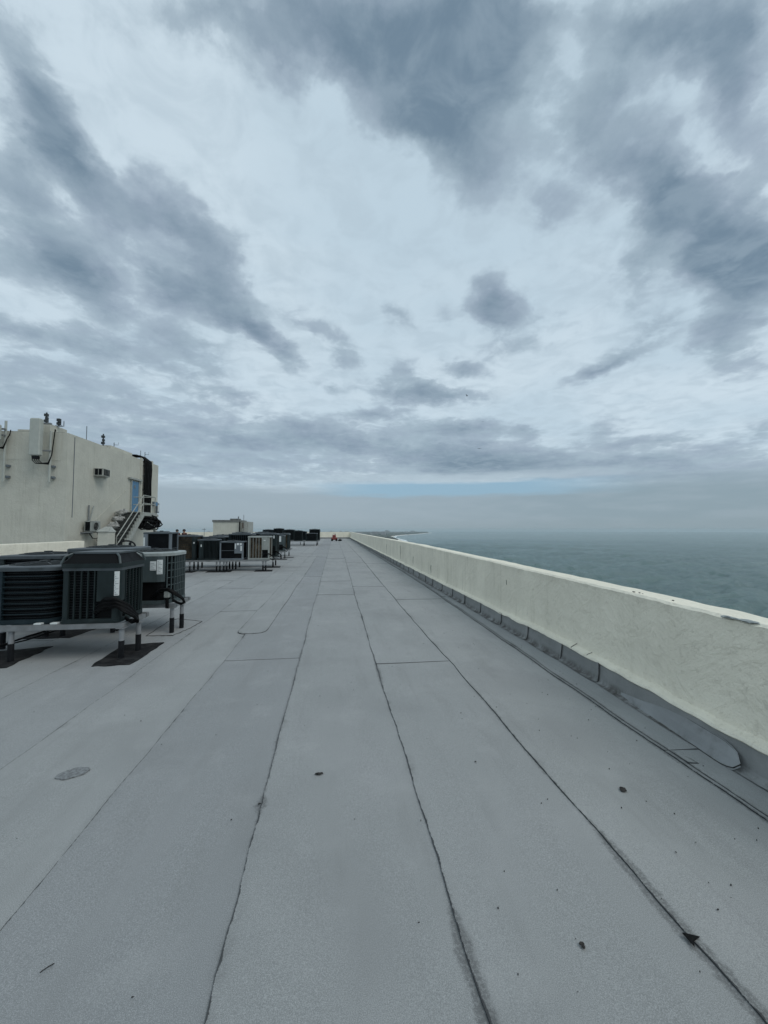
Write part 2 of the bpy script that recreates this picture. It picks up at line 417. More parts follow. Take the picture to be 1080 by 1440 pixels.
    h = k.m('ADD', gr, k.m('MULTIPLY', k.noise(P_, 3, 3).outputs['Fac'], 3.))
    bp = k.new('ShaderNodeBump', i_Height=h, i_Strength=.5, i_Distance=.004)
    k.set(b.inputs['Normal'], bp.outputs[0])
    return m
M['membrane'] = membrane_mat()

def flash_mat():
    m, k, b = mat('grey_base_flashing')
    g = k.new('ShaderNodeNewGeometry'); P_ = g.outputs['Position']
    z = k.new('ShaderNodeSeparateXYZ', i_0=P_).outputs[2]
    gr = k.noise(P_, 400, 2).outputs['Fac']
    n = k.noise(P_, 5, 5, .7).outputs['Fac']
    n2 = k.noise(k.map(P_, (1, 1.5, .6)), 4, 5, .7).outputs['Fac']
    inf = k.new('ShaderNodeObjectInfo').outputs['Random']
    c = k.mix(k.ramp(n, .3, .7), (.235, .243, .238), (.30, .305, .298))
    c = k.mix(k.ramp(inf, 0, 1, 0, .4, False), c, (.19, .197, .195))
    c = k.mix(k.ramp(gr, .5, .75, 0, .3), c, (.36, .37, .38))
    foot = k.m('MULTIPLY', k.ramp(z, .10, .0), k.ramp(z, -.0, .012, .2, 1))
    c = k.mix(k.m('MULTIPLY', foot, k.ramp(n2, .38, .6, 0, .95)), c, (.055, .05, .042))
    k.set(b.inputs['Base Color'], c); b.inputs['Roughness'].default_value = .85
    bp = k.new('ShaderNodeBump', i_Height=k.m('ADD', gr, k.m('MULTIPLY', n, 5.)), i_Strength=.5, i_Distance=.004)
    k.set(b.inputs['Normal'], bp.outputs[0])
    return m
M['flashing'] = flash_mat()
M['flap'] = paint('light_grey_repair_sheet', (.27, .28, .282), .85, .10, 3, bump=.3, dirt=(.10, .10, .095), dscale=5, damt=.5)

def asphalt_mat():
    m, k, b = mat('black_asphalt_mastic')
    g = k.new('ShaderNodeNewGeometry'); P_ = g.outputs['Position']
    n = k.noise(P_, 9, 6, .75).outputs['Fac']
    k.set(b.inputs['Base Color'], k.mix(k.ramp(n, .4, .7), (.008, .008, .009), (.035, .035, .035)))
    b.inputs['Roughness'].default_value = .8; b.inputs['Specular IOR Level'].default_value = .2
    bp = k.new('ShaderNodeBump', i_Height=n, i_Strength=.7, i_Distance=.02); k.set(b.inputs['Normal'], bp.outputs[0])
    return m
M['asphalt'] = asphalt_mat()

def sea_mat():
    m, k, b = mat('grey_green_sea')
    g = k.new('ShaderNodeNewGeometry'); P_ = g.outputs['Position']
    n = k.noise(k.map(P_, (.35, 1, 1)), .010, 4, .6).outputs['Fac']
    k.set(b.inputs['Base Color'], k.mix(k.ramp(n, .35, .65), (.060, .120, .114), (.085, .152, .142)))
    b.inputs['Roughness'].default_value = .12; b.inputs['IOR'].default_value = 1.33
    r = k.new('ShaderNodeVectorRotate', rotation_type='Z_AXIS', i_Vector=P_, i_Angle=R(16)).outputs[0]
    a = k.noise(k.map(r, (.35, 1, 1)), .06, 6, .66, .4).outputs['Fac']
    c = k.noise(k.map(r, (.5, 1, 1)), .45, 4, .65, .3).outputs['Fac']
    h = k.m('ADD', k.m('MULTIPLY', a, .5), k.m('MULTIPLY', c, .30))
    bp = k.new('ShaderNodeBump', i_Height=h, i_Strength=1.0, i_Distance=8.)
    k.set(b.inputs['Normal'], bp.outputs[0])
    return m
M['sea'] = sea_mat()
def ground_mat(name, a_, b_, sc):
    m, k, b = mat(name)
    P_ = k.new('ShaderNodeNewGeometry').outputs['Position']
    n = k.noise(P_, sc, 6, .7).outputs['Fac']
    k.set(b.inputs['Base Color'], k.mix(k.ramp(n, .35, .65), a_, b_)); b.inputs['Roughness'].default_value = .9
    return m
M['land'] = ground_mat('town_ground', (.07, .085, .07), (.17, .17, .16), .01)
M['sand'] = ground_mat('pale_sand', (.5, .48, .42), (.6, .58, .52), .02)
M['surf'] = ground_mat('surf_foam', (.55, .6, .6), (.8, .82, .82), .05)
M['trees'] = ground_mat('far_foliage', (.035, .05, .04), (.08, .09, .075), .05)
M['far_house'] = ground_mat('far_facade', (.20, .21, .22), (.34, .34, .34), .03)

# ------------------------------------------------------------------ mesh helpers
class MB:
    def __init__(s): s.v = []; s.f = []; s.uv = None
    def add(s, vs, fs):
        o = len(s.v); s.v += [tuple(v) for v in vs]; s.f += [tuple(i + o for i in f) for f in fs]; return s
    def box(s, x0, x1, y0, y1, z0, z1):
        return s.add([(x0, y0, z0), (x1, y0, z0), (x1, y1, z0), (x0, y1, z0), (x0, y0, z1), (x1, y0, z1), (x1, y1, z1), (x0, y1, z1)],
                     [(0, 3, 2, 1), (4, 5, 6, 7), (0, 1, 5, 4), (1, 2, 6, 5), (2, 3, 7, 6), (3, 0, 4, 7)])
    def bbox(s, x0, x1, y0, y1, z0, z1, b):
        pl = [(x0 + b, y0), (x1 - b, y0), (x1, y0 + b), (x1, y1 - b), (x1 - b, y1), (x0 + b, y1), (x0, y1 - b), (x0, y0 + b)]
        return s.prism(pl, z0, z1, bevel=b)
    def prism(s, pl, z0, z1, bevel=0):
        n = len(pl); cx = sum(p[0] for p in pl) / n; cy = sum(p[1] for p in pl) / n
        rings = [(z0, 1.0), (z1, 1.0)]
        if bevel:
            w = max(abs(p[0] - cx) for p in pl); sc = (w - bevel) / w if w > 0 else 1
            rings = [(z0, sc), (z0 + bevel, 1.), (z1 - bevel, 1.), (z1, sc)]
        vs = []
        for z, k_ in rings: vs += [(cx + (x - cx) * k_, cy + (y - cy) * k_, z) for x, y in pl]
        fs = [tuple(range(n - 1, -1, -1)), tuple(range((len(rings) - 1) * n, len(rings) * n))]
        for r in range(len(rings) - 1):
            for i in range(n):
                j = (i + 1) % n; fs.append((r * n + i, r * n + j, r * n + n + j, r * n + n + i))
        return s.add(vs, fs)
    def tube(s, path, r, n=8, cap=True, closed=False):
        P_ = [Vector(p) for p in path]; vs = []; m = len(P_)
        rr = r if isinstance(r, (list, tuple)) else [r] * m
        up = Vector((0, 0, 1))
        for i, p_ in enumerate(P_):
            if closed: t = P_[(i + 1) % m] - P_[i - 1]
            else: t = P_[min(i + 1, m - 1)] - P_[max(i - 1, 0)]
            t.normalize()
            a = t.cross(up)
            if a.length < .05: a = t.cross(Vector((1, 0, 0)))
            a.normalize(); b = t.cross(a)
            for j in range(n):
                an = 2 * math.pi * j / n
                vs.append(p_ + (a * math.cos(an) + b * math.sin(an)) * rr[i])
        fs = []
        for i in range(m if closed else m - 1):
            i2 = (i + 1) % m
            for j in range(n):
                fs.append((i * n + j, i2 * n + j, i2 * n + (j + 1) % n, i * n + (j + 1) % n))
        if cap and not closed: fs += [tuple(range(n)), tuple(range((m - 1) * n, m * n))[::-1]]
        return s.add(vs, fs)
    def disc(s, c, r, n=20, h=.01):
        return s.prism([(c[0] + r * math.cos(2 * math.pi * i / n), c[1] + r * math.sin(2 * math.pi * i / n)) for i in range(n)], c[2], c[2] + h)
    def ball(s, c, rx, ry, rz, n=10, m=6, wob=0, seed=0):
        vs = []; fs = []
        for i in range(m + 1):
            th = math.pi * i / m
            for j in range(n):
                ph = 2 * math.pi * j / n
                dx, dy, dz = math.sin(th) * math.cos(ph), math.sin(th) * math.sin(ph), math.cos(th)
                q_ = 1 + (noise.noise(Vector((dx * 1.7 + seed, dy * 1.7, dz * 1.7))) * wob if wob else 0)
                vs.append((c[0] + rx * dx * q_, c[1] + ry * dy * q_, c[2] + rz * dz * q_))
        for i in range(m):
            for j in range(n): fs.append((i * n + j, (i + 1) * n + j, (i + 1) * n + (j + 1) % n, i * n + (j + 1) % n))
        return s.add(vs, fs)
    def mesh(s, name):
        me = bpy.data.meshes.new(name); me.from_pydata(s.v, [], s.f); me.validate(); me.update(); return me
    def build(s, name, m, parent=None, smooth=False, loc=None, kind=None):
        me = s.mesh(name)
        if isinstance(m, str): m = M[m]
        me.materials.append(m)
        if smooth: me.shade_smooth()
        return link(name, me, parent, loc, kind)
def link(name, me, parent=None, loc=None, kind=None, rot=None):
    o = bpy.data.objects.new(name, me); C.objects.link(o)
    if parent: o.parent = parent
    if loc: o.location = loc
    if rot: o.rotation_euler = rot
    if kind: o['kind'] = kind
    return o
def tag(o, label, cat, group=None):
    o['label'] = label; o['category'] = cat
    if group: o['group'] = group
    return o
def thing(name, label, cat, loc=(0, 0, 0), rz=0, group=None):
    o = bpy.data.objects.new(name, None); C.objects.link(o); o.empty_display_size = .2
    o.location = loc; o.rotation_euler = (0, 0, rz)
    return tag(o, label, cat, group)
def copy_tree(o, parent=None):
    c = o.copy(); C.objects.link(c); c.parent = parent
    for ch in list(o.children): copy_tree(ch, c)
    return c
def nz(*a): return noise.noise(Vector(a if len(a) == 3 else (*a, 0)))

# ------------------------------------------------------------------ sea, land, haze
SEA = -60.0
import numpy as np
def sea_sheet():
    """one round sheet to the horizon; fine enough in front and to seaward to carry real waves"""
    th = list(np.radians(np.linspace(-12, 112, 470))) + list(np.radians(np.linspace(112, 348, 60))[1:-1])
    th = np.array(th); nt = len(th)
    rr = [120.]
    while rr[-1] < 2600: rr.append(rr[-1] * 1.0075)
    while rr[-1] < 13000: rr.append(rr[-1] * 1.03)
    rr[-1] = 13000.; rr = np.array(rr); nr = len(rr)
    Rg, Tg = np.meshgrid(rr, th, indexing='ij')
    Xg, Yg = Rg * np.sin(Tg), Rg * np.cos(Tg); Zg = np.zeros_like(Xg)
    rs = np.random.RandomState(4)
    for i in range(64):
        lam = 5.5 * (11.0 ** rs.rand()); ang = math.radians(-62) + rs.normal(0, .42); kk = 2 * math.pi / lam
        am = .0150 * lam * (1.15 - .6 * (lam / 60)) * rs.uniform(.6, 1.2)
        ph = kk * (Xg * math.cos(ang) + Yg * math.sin(ang)) + rs.rand() * 6.28 + .8 * np.sin(Xg / (lam * 5.3) + i) + .8 * np.sin(Yg / (lam * 6.1) + 2 * i)
        step = np.maximum(Rg * .0075, Rg * .0046)
        fade = np.clip(1.6 - 3.2 * step / lam, 0, 1)
        Zg += am * fade * (1 - 2 * np.abs(np.sin(ph / 2))) if i % 3 == 0 else am * fade * np.sin(ph)
    Zg *= np.clip((13000 - Rg) / 9000, 0, 1) * np.where((np.degrees(Tg) > 112), 0., 1.)
    co = np.stack([Xg, Yg, Zg + SEA], -1).reshape(-1, 3)
    i0 = np.arange(nr - 1)[:, None] * nt + np.arange(nt)[None, :]
    i1 = np.arange(nr - 1)[:, None] * nt + (np.arange(nt)[None, :] + 1) % nt
    q_ = np.stack([i0, i0 + nt, i1 + nt, i1], -1).reshape(-1, 4)
    q_ = q_[:, ::-1]
    inner = np.arange(nt)[::-1]
    me = bpy.data.meshes.new('sea')
    me.vertices.add(len(co)); me.vertices.foreach_set('co', co.astype('f').ravel())
    nq = len(q_)
    me.loops.add(nq * 4 + nt); me.loops.foreach_set('vertex_index', np.concatenate([q_.ravel(), inner]).astype('i'))
    me.polygons.add(nq + 1)
    me.polygons.foreach_set('loop_start', np.concatenate([np.arange(nq) * 4, [nq * 4]]).astype('i'))
    me.update(calc_edges=True); me.materials.append(M['sea']); me.shade_smooth()
    me.validate()
    return link('sea', me, kind='structure')
sea = sea_sheet()
# coast: x of the waterline for each distance y; the land lies to its left
COAST = [(-900, 60), (-200, 55), (200, 60), (700, 120), (1400, 260), (2200, 380), (2900, 430), (3600, 560), (4300, 800), (5200, 1150), (6200, 1500), (7200, 1850), (7700, 1900), (8000, 1700)]
LAND_W = -9000
def strip(pts, dx0, dx1, z0, z1, name, m, kind='structure'):
    mb = MB(); vs = []
    for y, x in pts: vs += [(x + dx0, y, z0), (x + dx1, y, z1)]
    return mb.add(vs, [(2 * i, 2 * i + 1, 2 * i + 3, 2 * i + 2) for i in range(len(pts) - 1)]).build(name, m, kind=kind)
mbl = MB(); vs = []
for y, x in COAST: vs += [(-1500 - y * .35, y, SEA + 2.5), (x - 45, y, SEA + 2.5)]
mbl.add(vs, [(2 * i, 2 * i + 1, 2 * i + 3, 2 * i + 2) for i in range(len(COAST) - 1)])
mbl.build('land', 'land', kind='structure')
strip(COAST, -45, 6, SEA + 2.5, SEA + .3, 'beach', 'sand')
strip(COAST, 6, 34, SEA + .25, SEA + .25, 'surf', 'surf')
# far tree belt and town
mb = MB()
for i in range(2600):
    y = rnd.uniform(600, 7900)
    for j in range(len(COAST) - 1):
        if COAST[j][0] <= y <= COAST[j + 1][0]:
            t = (y - COAST[j][0]) / (COAST[j + 1][0] - COAST[j][0]); cx = COAST[j][1] * (1 - t) + COAST[j + 1][1] * t
    x = cx - 60 - abs(rnd.gauss(0, 1)) * (500 + y * .12)
    h = rnd.uniform(6, 15); r_ = rnd.uniform(14, 55)
    mb.ball((x, y, SEA + 2 + h * .4), r_, r_, h, 7, 4, .5, i)
mb.build('far_tree_belt', 'trees', kind='stuff')
tag(bpy.data.objects['far_tree_belt'], 'hazy belt of low trees along the far shore', 'trees')
town = []
TOWERS = []
for i in range(46):
    y = rnd.uniform(2600, 7400)
    t = None
    for j in range(len(COAST) - 1):
        if COAST[j][0] <= y <= COAST[j + 1][0]:
            t = (y - COAST[j][0]) / (COAST[j + 1][0] - COAST[j][0]); cx = COAST[j][1] * (1 - t) + COAST[j + 1][1] * t
    TOWERS.append((cx - rnd.uniform(90, 700 if i % 3 else 2600), y, rnd.uniform(25, 80), rnd.uniform(20, 45), rnd.choice((12, 18, 24, 30, 38, 46))))
for (x, y, wx, wy, h) in TOWERS:
    t = thing('far_building', 'tiny pale high building on the hazy far shoreline', 'building', (x, y, SEA + 2.4), rnd.uniform(-.4, .4), 'buildings on the far shoreline')
    MB().box(-wx / 2, wx / 2, -wy / 2, wy / 2, 0, h).build('wall', 'far_house', t)
    MB().box(-wx / 4, wx / 4, -wy / 4, wy / 4, h, h + 4).build('roof_hut', 'far_house', t)

# air
hz, k, b = mat('sea_air')
hz.node_tree.nodes.remove(b)
pv = k.new('ShaderNodeVolumePrincipled', i_Color=(.72, .82, .86, 1), i_Density=8e-5)
pv.inputs['Anisotropy'].default_value = .2
k.l.new(pv.outputs[0], hz.node_tree.nodes['Material Output'].inputs['Volume'])
HZ = MB().box(-13600, 13600, -13600, 13600, SEA - 1, 14).build('haze', hz, kind='stuff')

# ------------------------------------------------------------------ roof
RX0, RX1, RY0, RY1 = -25.0, 2.80, -5.0, 69.0
t = thing('apartment_tower', 'tall cream apartment block carrying the flat grey roof', 'building', (0, 32, SEA))
MB().box(RX0 - .3, 3.12, -37.3, 37.6, 0, 59.93).build('wall', 'stucco', t)
roof = MB().box(RX0, RX1 + .05, RY0, RY1, -.06, -.012).build('roof', 'asphalt', kind='structure')

FIXED = [-2.19, -1.31, -.415, .505, 1.39, 2.36]
def seam_x(i, y):
    """x of longitudinal seam i (0 = the -2.19 one) at distance y"""
    if i < 0: base = -2.19 + i * .905
    else: base = FIXED[i]
    if i == 1: base -= .12 * max(0, min(1, (y - 5) / 4))
    if i == 3: base += .10 * max(0, min(1, (y - 9) / 12))
    if i == 4: base += .10 * max(0, min(1, (y - 8) / 14))
    if i == 5: base += .22 * max(0, min(1, (y - 3) / 8))
    return base + .016 * nz(i * 7.3, y * .35) + .010 * nz(i * 3.1, y * 1.7) + .008 * nz(i * 9.1, y * 4.2) + .003 * nz(i * 5.1, y * 13)
CUTS = {-1: [10.89, 20.4, 31, 41], 0: [7.92, 16.8, 26.2, 36, 45.8], 1: [-.5, 4.95, 13.4, 22.8, 32], 2: [-3, 9.6, 12.1, 21.6, 31.4],
        3: [-4, 4.61, 10.85, 18.6, 28], 4: [-1, 8.72, 18, 27.6], -2: [3.0, 12.6], -3: [6.2, 15.8], -4: [8.4]}
def rows(y0, y1):
    ys = [y0, min(y1, y0 + .012), min(y1, y0 + .12)]; y = y0 + .12
    while y < y1:
        y += .05 if (y < 3 and y > .5) else .12 if y < 8 and y > .5 else .4 if y < 25 else 1.6
        ys.append(min(y, y1))
    ys = sorted(set(ys)); return [y for i, y in enumerate(ys) if i == 0 or y - ys[i - 1] > 1e-4]
def grime(i, y):
    g = .010 + .022 * max(0, nz(i * 11.3, y * .55)) + .012 * max(0, nz(i * 4.3, y * 3))
    if i == 3: g += .030 * max(0, min(1, (1.75 - y) / .25)) + .010 * max(0, 1 - abs(y - 4.3) / .5)
    if i == 4: g += .034 * max(0, min(1, (2.05 - y) / .3)) + .012 * max(0, 1 - abs(y - 3.6) / .5)
    if i == 2: g += .040 * max(0, 1 - abs(y - 2.38) / .07)
    if i == 5: g += .014
    if i in (1, 0): g *= .5
    return g - .012
def sheet(i, y0, y1, name='membrane_sheet', xl=None, xr=None, lift=0.):
    ys = rows(y0, y1); fl = []; vs = []; uv = []; fs = []
    rn = {0: .25, 1: .95, 2: .35, 3: .30, 4: .05, -1: .55, 5: .2}.get(i, rnd.random()) * rnd.uniform(.7, 1)
    skew0, skew1 = rnd.uniform(-.02, .02), rnd.uniform(-.02, .02)
    for y in ys:
        a = xl(y) if xl else seam_x(i, y); b_ = (xr(y) if xr else seam_x(i + 1, y) + .02)
        wd = b_ - a
        cols = [0, 0, .012 / wd, .06 / wd, .3, .7, 1 - .08 / wd, 1 - .02 / wd, 1]
        for ci, c_ in enumerate(cols):
            x = a + wd * c_
            yy = y + (skew0 * (c_ - .5) * 2 + .006 * nz(x * 9, y0)) * (1 if y == ys[0] else 0) + (skew1 * (c_ - .5) * 2 if y == ys[-1] else 0)
            tt = c_
            z = lift + .0065 * (1 - tt) + .0008 + .0022 * nz(x * 1.6, y * .9) + .002
            # curled-up lap edge here and there
            if c_ * wd < .02: z += .004 * max(0, nz(i * 5.5, y * .8))
            if y - y0 < .1: z += .004 * (1 - (y - y0) / .12)
            if ci == 0: z = -.008
            vs.append((x, yy, z)); uv.append((c_ * wd, y - y0 + (.009 if i <= 1 else 0), (1 - c_) * wd, rn, grime(i, y), grime(i + 1, y) + .02))
    nc = 9
    for r_ in range(len(ys) - 1):
        for c_ in range(nc - 1):
            q_ = r_ * nc + c_; fs.append((q_, q_ + 1, q_ + nc + 1, q_ + nc))
    base = len(vs)
    for c_ in range(nc): vs.append((vs[c_][0], vs[c_][1] - .001, -.008)); uv.append((c_ and .1 or 0, 0, .1, rn, 0, 0))
    for c_ in range(nc - 1): fs.append((base + c_, base + c_ + 1, c_ + 1, c_))
    me = bpy.data.meshes.new(name); me.from_pydata(vs, [], fs); me.update()
    e = me.uv_layers.new(name='edge'); e2 = me.uv_layers.new(name='edge2'); e3 = me.uv_layers.new(name='grime')
    for lp in me.loops:
        q_ = uv[lp.vertex_index]; e.data[lp.index].uv = q_[:2]; e2.data[lp.index].uv = q_[2:4]; e3.data[lp.index].uv = q_[4:]
    me.materials.append(M['membrane'])
    return link(name, me, roof)
imin = int((RX0 + 2.19) / .905)
for i in range(imin, 5):
    cuts = CUTS.get(i)
    if cuts is None:
        c0 = rnd.uniform(-4, 5); cuts = [c0 + 9.6 * j for j in range(9)]
    last = cuts[-1]
    cuts = cuts + [last + 9.7 * (j + 1) for j in range(8)]
    ys = [RY0] + [c for c in cuts if RY0 + .5 < c < RY1 - 1] + [RY1]
    for a, b_ in zip(ys[:-1], ys[1:]):
        sheet(i, a, b_ + .03 if b_ < RY1 else b_)
# cant strip along the right parapet: seam_x(5) .. wall foot, with a second narrow lap beside it
ys = [RY0, 2.55, 10.4, 20, 29.7, 39.4, 49, 58.8, RY1]
for a, b_ in zip(ys[:-1], ys[1:]):
    sheet(5, a, b_ + .02 if b_ < RY1 else b_, 'edge_sheet', xl=lambda y: seam_x(5, y) + .004, xr=lambda y: max(2.84, seam_x(5, y) + .3))
for a, b_ in ((RY0, 2.45), (2.40, 9.0), (8.95, 22), (21.95, 40)):
    sheet(5, a, b_, 'lap_strip', xl=lambda y: seam_x(5, y) + .035 + .008 * nz(y * 2.2, 4), xr=lambda y: seam_x(5, y) + .11, lift=.003)
# narrow repair strip with a rounded end over seam 1
def flat_patch(name, poly, z, m, label=None, h=.004, jit=.0, parent=None):
    n = len(poly); vs = [(x + jit * nz(x * 7, y * 7), y + jit * nz(y * 7, x * 7, 3), z) for x, y in poly]
    vs2 = [(x, y, -.006) for x, y, _ in vs]
    mb = MB(); mb.add(vs + vs2, [tuple(range(n))] + [(i, n + i, n + (i + 1) % n, (i + 1) % n) for i in range(n)])
    o = mb.build(name, m, parent or roof)
    me = o.data; e = me.uv_layers.new(name='edge'); e2 = me.uv_layers.new(name='edge2')
    for lp in me.loops: e.data[lp.index].uv = (1, 1); e2.data[lp.index].uv = (1, .4)
    if label: o['label'] = label
    return o
def round_sheet(i_l, x0, x1, y0, y1, name, label):
    """long strip, near end rounded; uv for the dark lap line"""
    vs = []; uv = []; fs = []; ys = [y0 + j for j in (0, .02, .05, .1, .17)]; y = y0 + .17
    while y < y1: y += .25; ys.append(min(y, y1))
    rr = .17
    for y in ys:
        ins = 0 if y - y0 >= rr else rr - math.sqrt(max(0, rr * rr - (rr - (y - y0)) ** 2))
        dr = .03 * nz(y * .5, 3)
        a = x0(y) + ins + dr; b_ = x1(y) - ins + dr; wd = b_ - a
        for ci, c_ in enumerate((0, 0, .04, .5, .96, 1, 1)):
            x = a + wd * c_; z = .0135 + .002 * nz(x * 2, y)
            if ci in (0, 6): z = -.006
            vs.append((x, y, z)); e = min(c_, 1 - c_) * wd
            uv.append((min(e, (y - y0) if e < .2 or 1 else e), y - y0, 1, .3))
    for r_ in range(len(ys) - 1):
        for c_ in range(6): q_ = r_ * 7 + c_; fs.append((q_, q_ + 1, q_ + 8, q_ + 7))
    me = bpy.data.meshes.new(name); me.from_pydata(vs, [], fs); me.update()
    e = me.uv_layers.new(name='edge'); e2 = me.uv_layers.new(name='edge2')
    for lp in me.loops:
        q_ = uv[lp.vertex_index]; e.data[lp.index].uv = q_[:2]; e2.data[lp.index].uv = q_[2:]
    me.materials.append(M['membrane']); o = link(name, me, roof); o['label'] = label; return o
round_sheet(1, lambda y: -1.49, lambda y: -1.05 + .05 * max(0, min(1, (y - 6) / 10)), 6.17, 24, 'repair_strip', 'narrow repair strip with a rounded near end')

# outlined rectangular patches in the sheets around the stand by the second unit
flat_patch('patch_sheet', [(-2.78, 6.24), (-2.40, 6.22), (-2.30, 6.6), (-2.26, 7.1), (-2.75, 7.35), (-2.84, 7.2)], .012, 'membrane', 'small outlined patch round the feet of a stand', jit=.03)
q_ = [(-2.78, 6.24), (-2.40, 6.22), (-2.30, 6.6), (-2.26, 7.1), (-2.75, 7.35), (-2.84, 7.2)]
ol = []
for i in range(6):
    for j in range(8): ol.append((q_[i][0] + (q_[(i + 1) % 6][0] - q_[i][0]) * j / 8 + .02 * nz(i * 3.3, j * .9), q_[i][1] + (q_[(i + 1) % 6][1] - q_[i][1]) * j / 8 + .02 * nz(j * .9, i * 2.1), .0125))
MB().tube(ol, .005, 4, closed=True).build('bitumen_bead', 'debris', roof)

# ------------------------------------------------------------------ right parapet
PX = 2.86
def wall_top(y):
    return .975 + .105 * max(0, min(1, (y - 2) / 11)) + .04 * max(0, min(1, (y - 13) / 27)) + .06 * max(0, min(1, (y - 40) / 29))
par = thing('parapet_wall', 'long cream stucco parapet running along the sea side of the roof', 'parapet', (PX, 0, 0))
def bend(y): return -.045 * max(0, 4.2 - max(y, 1.0))
def lip(y):    # lower edge of the white render above the flashing
    return .190 + .022 * nz(y * .9, 2) + .017 * nz(y * 3.1, 5) + .006 * nz(y * 9, 1)
ys = []; y = RY0
while y < RY1:
    ys.append(y); y += .04 if .8 < y < 9 else .12 if .8 < y < 25 else .5
ys.append(RY1)
vs = []; fs = []
for y in ys:
    T = wall_top(y) + .008 * nz(y * .8, 9) + .005 * nz(y * 4, 9); L = lip(y)
    kn = .010 * nz(y * 2.3, 7) + .006 * nz(y * 7, 7)
    prof = [(.03, L + .01), (-.076 + kn, L), (-.088 + kn, L + .012), (-.078 + kn, L + .030), (-.014 + .3 * kn, L + .055)]
    hh = T - .03 - (L + .072)
    for j in range(1, 9): prof.append((0, L + .072 + hh * j / 8.))
    r_ = .010 + .008 * nz(y * 6, 3)
    ch = .022 * max(0, nz(y * 9, 3)) + .014 * nz(y * 4.5, 13)
    prof += [(-.004 + .5 * ch, T - .016 + .008 * nz(y * 9, 8)), (.012 + r_ + ch, T + .004), (.09, T + .008 * nz(y * 5, 11) - .004), (.20, T - .004 + .006 * nz(y * 3, 21)), (.285 + .012 * nz(y * 3.3, 31), T - .006), (.31 + .012 * nz(y * 3.3, 31), T - .035), (.31, 0), (.31, -1.5)]
    for j, (x, z) in enumerate(prof):
        dx = (.007 * nz(y * 1.1, z * 1.3) + .0035 * nz(y * 4, z * 5)) if 4 <= j <= 13 else 0
        vs.append((x + dx + bend(y), y, z))
n = len(prof)
for a in range(len(ys) - 1):
    for j in range(n - 1): fs.append((a * n + j, a * n + j + 1, a * n + n + j + 1, a * n + n + j))
mb = MB(); mb.add(vs, fs); wl = mb.build('wall', 'parapet', par, smooth=True); wl.data.set_sharp_from_angle(angle=R(28))
# cracks across the lip and on the face
def crack(pts, r_=.003):
    mb = MB(); mb.tube([(x + bend(y), y, z) for x, y, z in pts], r_, 4); o = mb.build('crack', 'debris', par); return o
crack([(-.088, 4.27, lip(4.27) + .0), (-.080, 4.285, lip(4.28) + .03), (-.014, 4.27, lip(4.27) + .072)], .004)
crack([(-.090, 3.98, lip(3.98) + .01), (-.068, 4.0, lip(4.0) + .04), (-.02, 3.98, lip(3.98) + .066)], .003)
crack([(-.004, 11.2, .30), (-.006, 11.22, .45), (-.003, 11.2, .55)], .008)
crack([(-.003, 6.15, .68), (-.003, 6.16, .76)], .0035)
for yy, z0, z1 in ((16.5, .3, .9), (13.8, .28, .62), (21, .3, .8)): crack([(-.002, yy, z0), (-.004, yy + .03, (z0 + z1) / 2), (-.002, yy, z1)], .006)
# grey repair smear on the coping
mb = MB(); T = wall_top(2.3)
mb.ball((-.07, 2.30, T + .001), .040, .07, .006, 12, 6, .8, 3); mb.ball((-.075, 2.42, T + .001), .03, .06, .006, 10, 6, .9, 8)
o = mb.build('sealant_smear', 'plate_light', par); o['label'] = 'grey sealant smear on the coping near the right edge'
for yy, xx, r_ in ((3.46, .06, .012), (3.40, .07, .008), (3.34, .05, .007), (3.02, .06, .008)):
    MB().ball((xx, yy, wall_top(yy) + .002), r_, r_ * 1.7, .004, 7, 4, .5, yy).build('tar_spot', 'debris', par)

# base flashing, one sheet about every 0.88 m, each lapping the next
def flashing(y0, y1, k_):
    vs = []; fs = []
    prof = [(2.730, .009), (2.752, .012), (2.768, .021), (2.778, .042), (2.783, .08), (2.787, .12), (2.790, .16), (2.793, .205)]
    nn = max(4, int((y1 - y0) / .08)) if y0 < 20 else 3
    jl, jr = rnd.uniform(-.02, .02), rnd.uniform(-.02, .02)
    for i in range(nn + 1):
        t = i / nn; y = y0 + (y1 - y0) * t
        lift = .010 * (1 - t) + .001 + (.005 * math.exp(-t * nn * .5))
        for j, (x, z) in enumerate(prof):
            s_ = j / (len(prof) - 1)
            yy = y + (jl * (1 - t) * (1 - s_)) + .012 * nz(k_ * 3.3, s_ * 3) * (1 - t)
            foot = -.02 * (math.sin(math.pi * min(1, max(0, t))) ** .4) if j == 0 else 0
            bulge = .007 * nz(y * 2.2, s_ * 2 + k_)
            vs.append((x + bend(y) - lift * (.6 + .4 * s_) + bulge * s_ + foot - PX, yy, z + lift * (1 - s_) * .5 + (.003 * nz(y * 3, j) if j < 2 else 0)))
    m_ = len(prof)
    for i in range(nn):
        for j in range(m_ - 1): fs.append((i * m_ + j, i * m_ + j + 1, (i + 1) * m_ + j + 1, (i + 1) * m_ + j))
    b0 = len(vs)   # visible thickness at the near end
    for j in range(m_): x, y, z = vs[j]; vs.append((x + .010, y + .002, z - .004))
    for j in range(m_ - 1): fs.append((b0 + j, b0 + j + 1, j + 1, j))
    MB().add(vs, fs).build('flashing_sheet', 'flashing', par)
    # dark lap line
    pts = [(vs[j][0] - .001, vs[j][1] - .004, vs[j][2]) for j in range(2, m_)]
    MB().tube(pts, .0035 if y0 < 10 else .006, 4).build('lap_line', 'debris', par)
y = -.45; kf = 0
for st in [-.4, .47, 1.35, 2.2, 3.0, 3.78, 4.45, 5.29, 6.19]: pass
cuts = [-3.4, -2.5, -1.6, -.7, .2, 1.1, 2.05, 3.78, 4.47, 5.30, 6.19]
while cuts[-1] < RY1 - 1: cuts.append(cuts[-1] + .9 + rnd.uniform(-.05, .05))
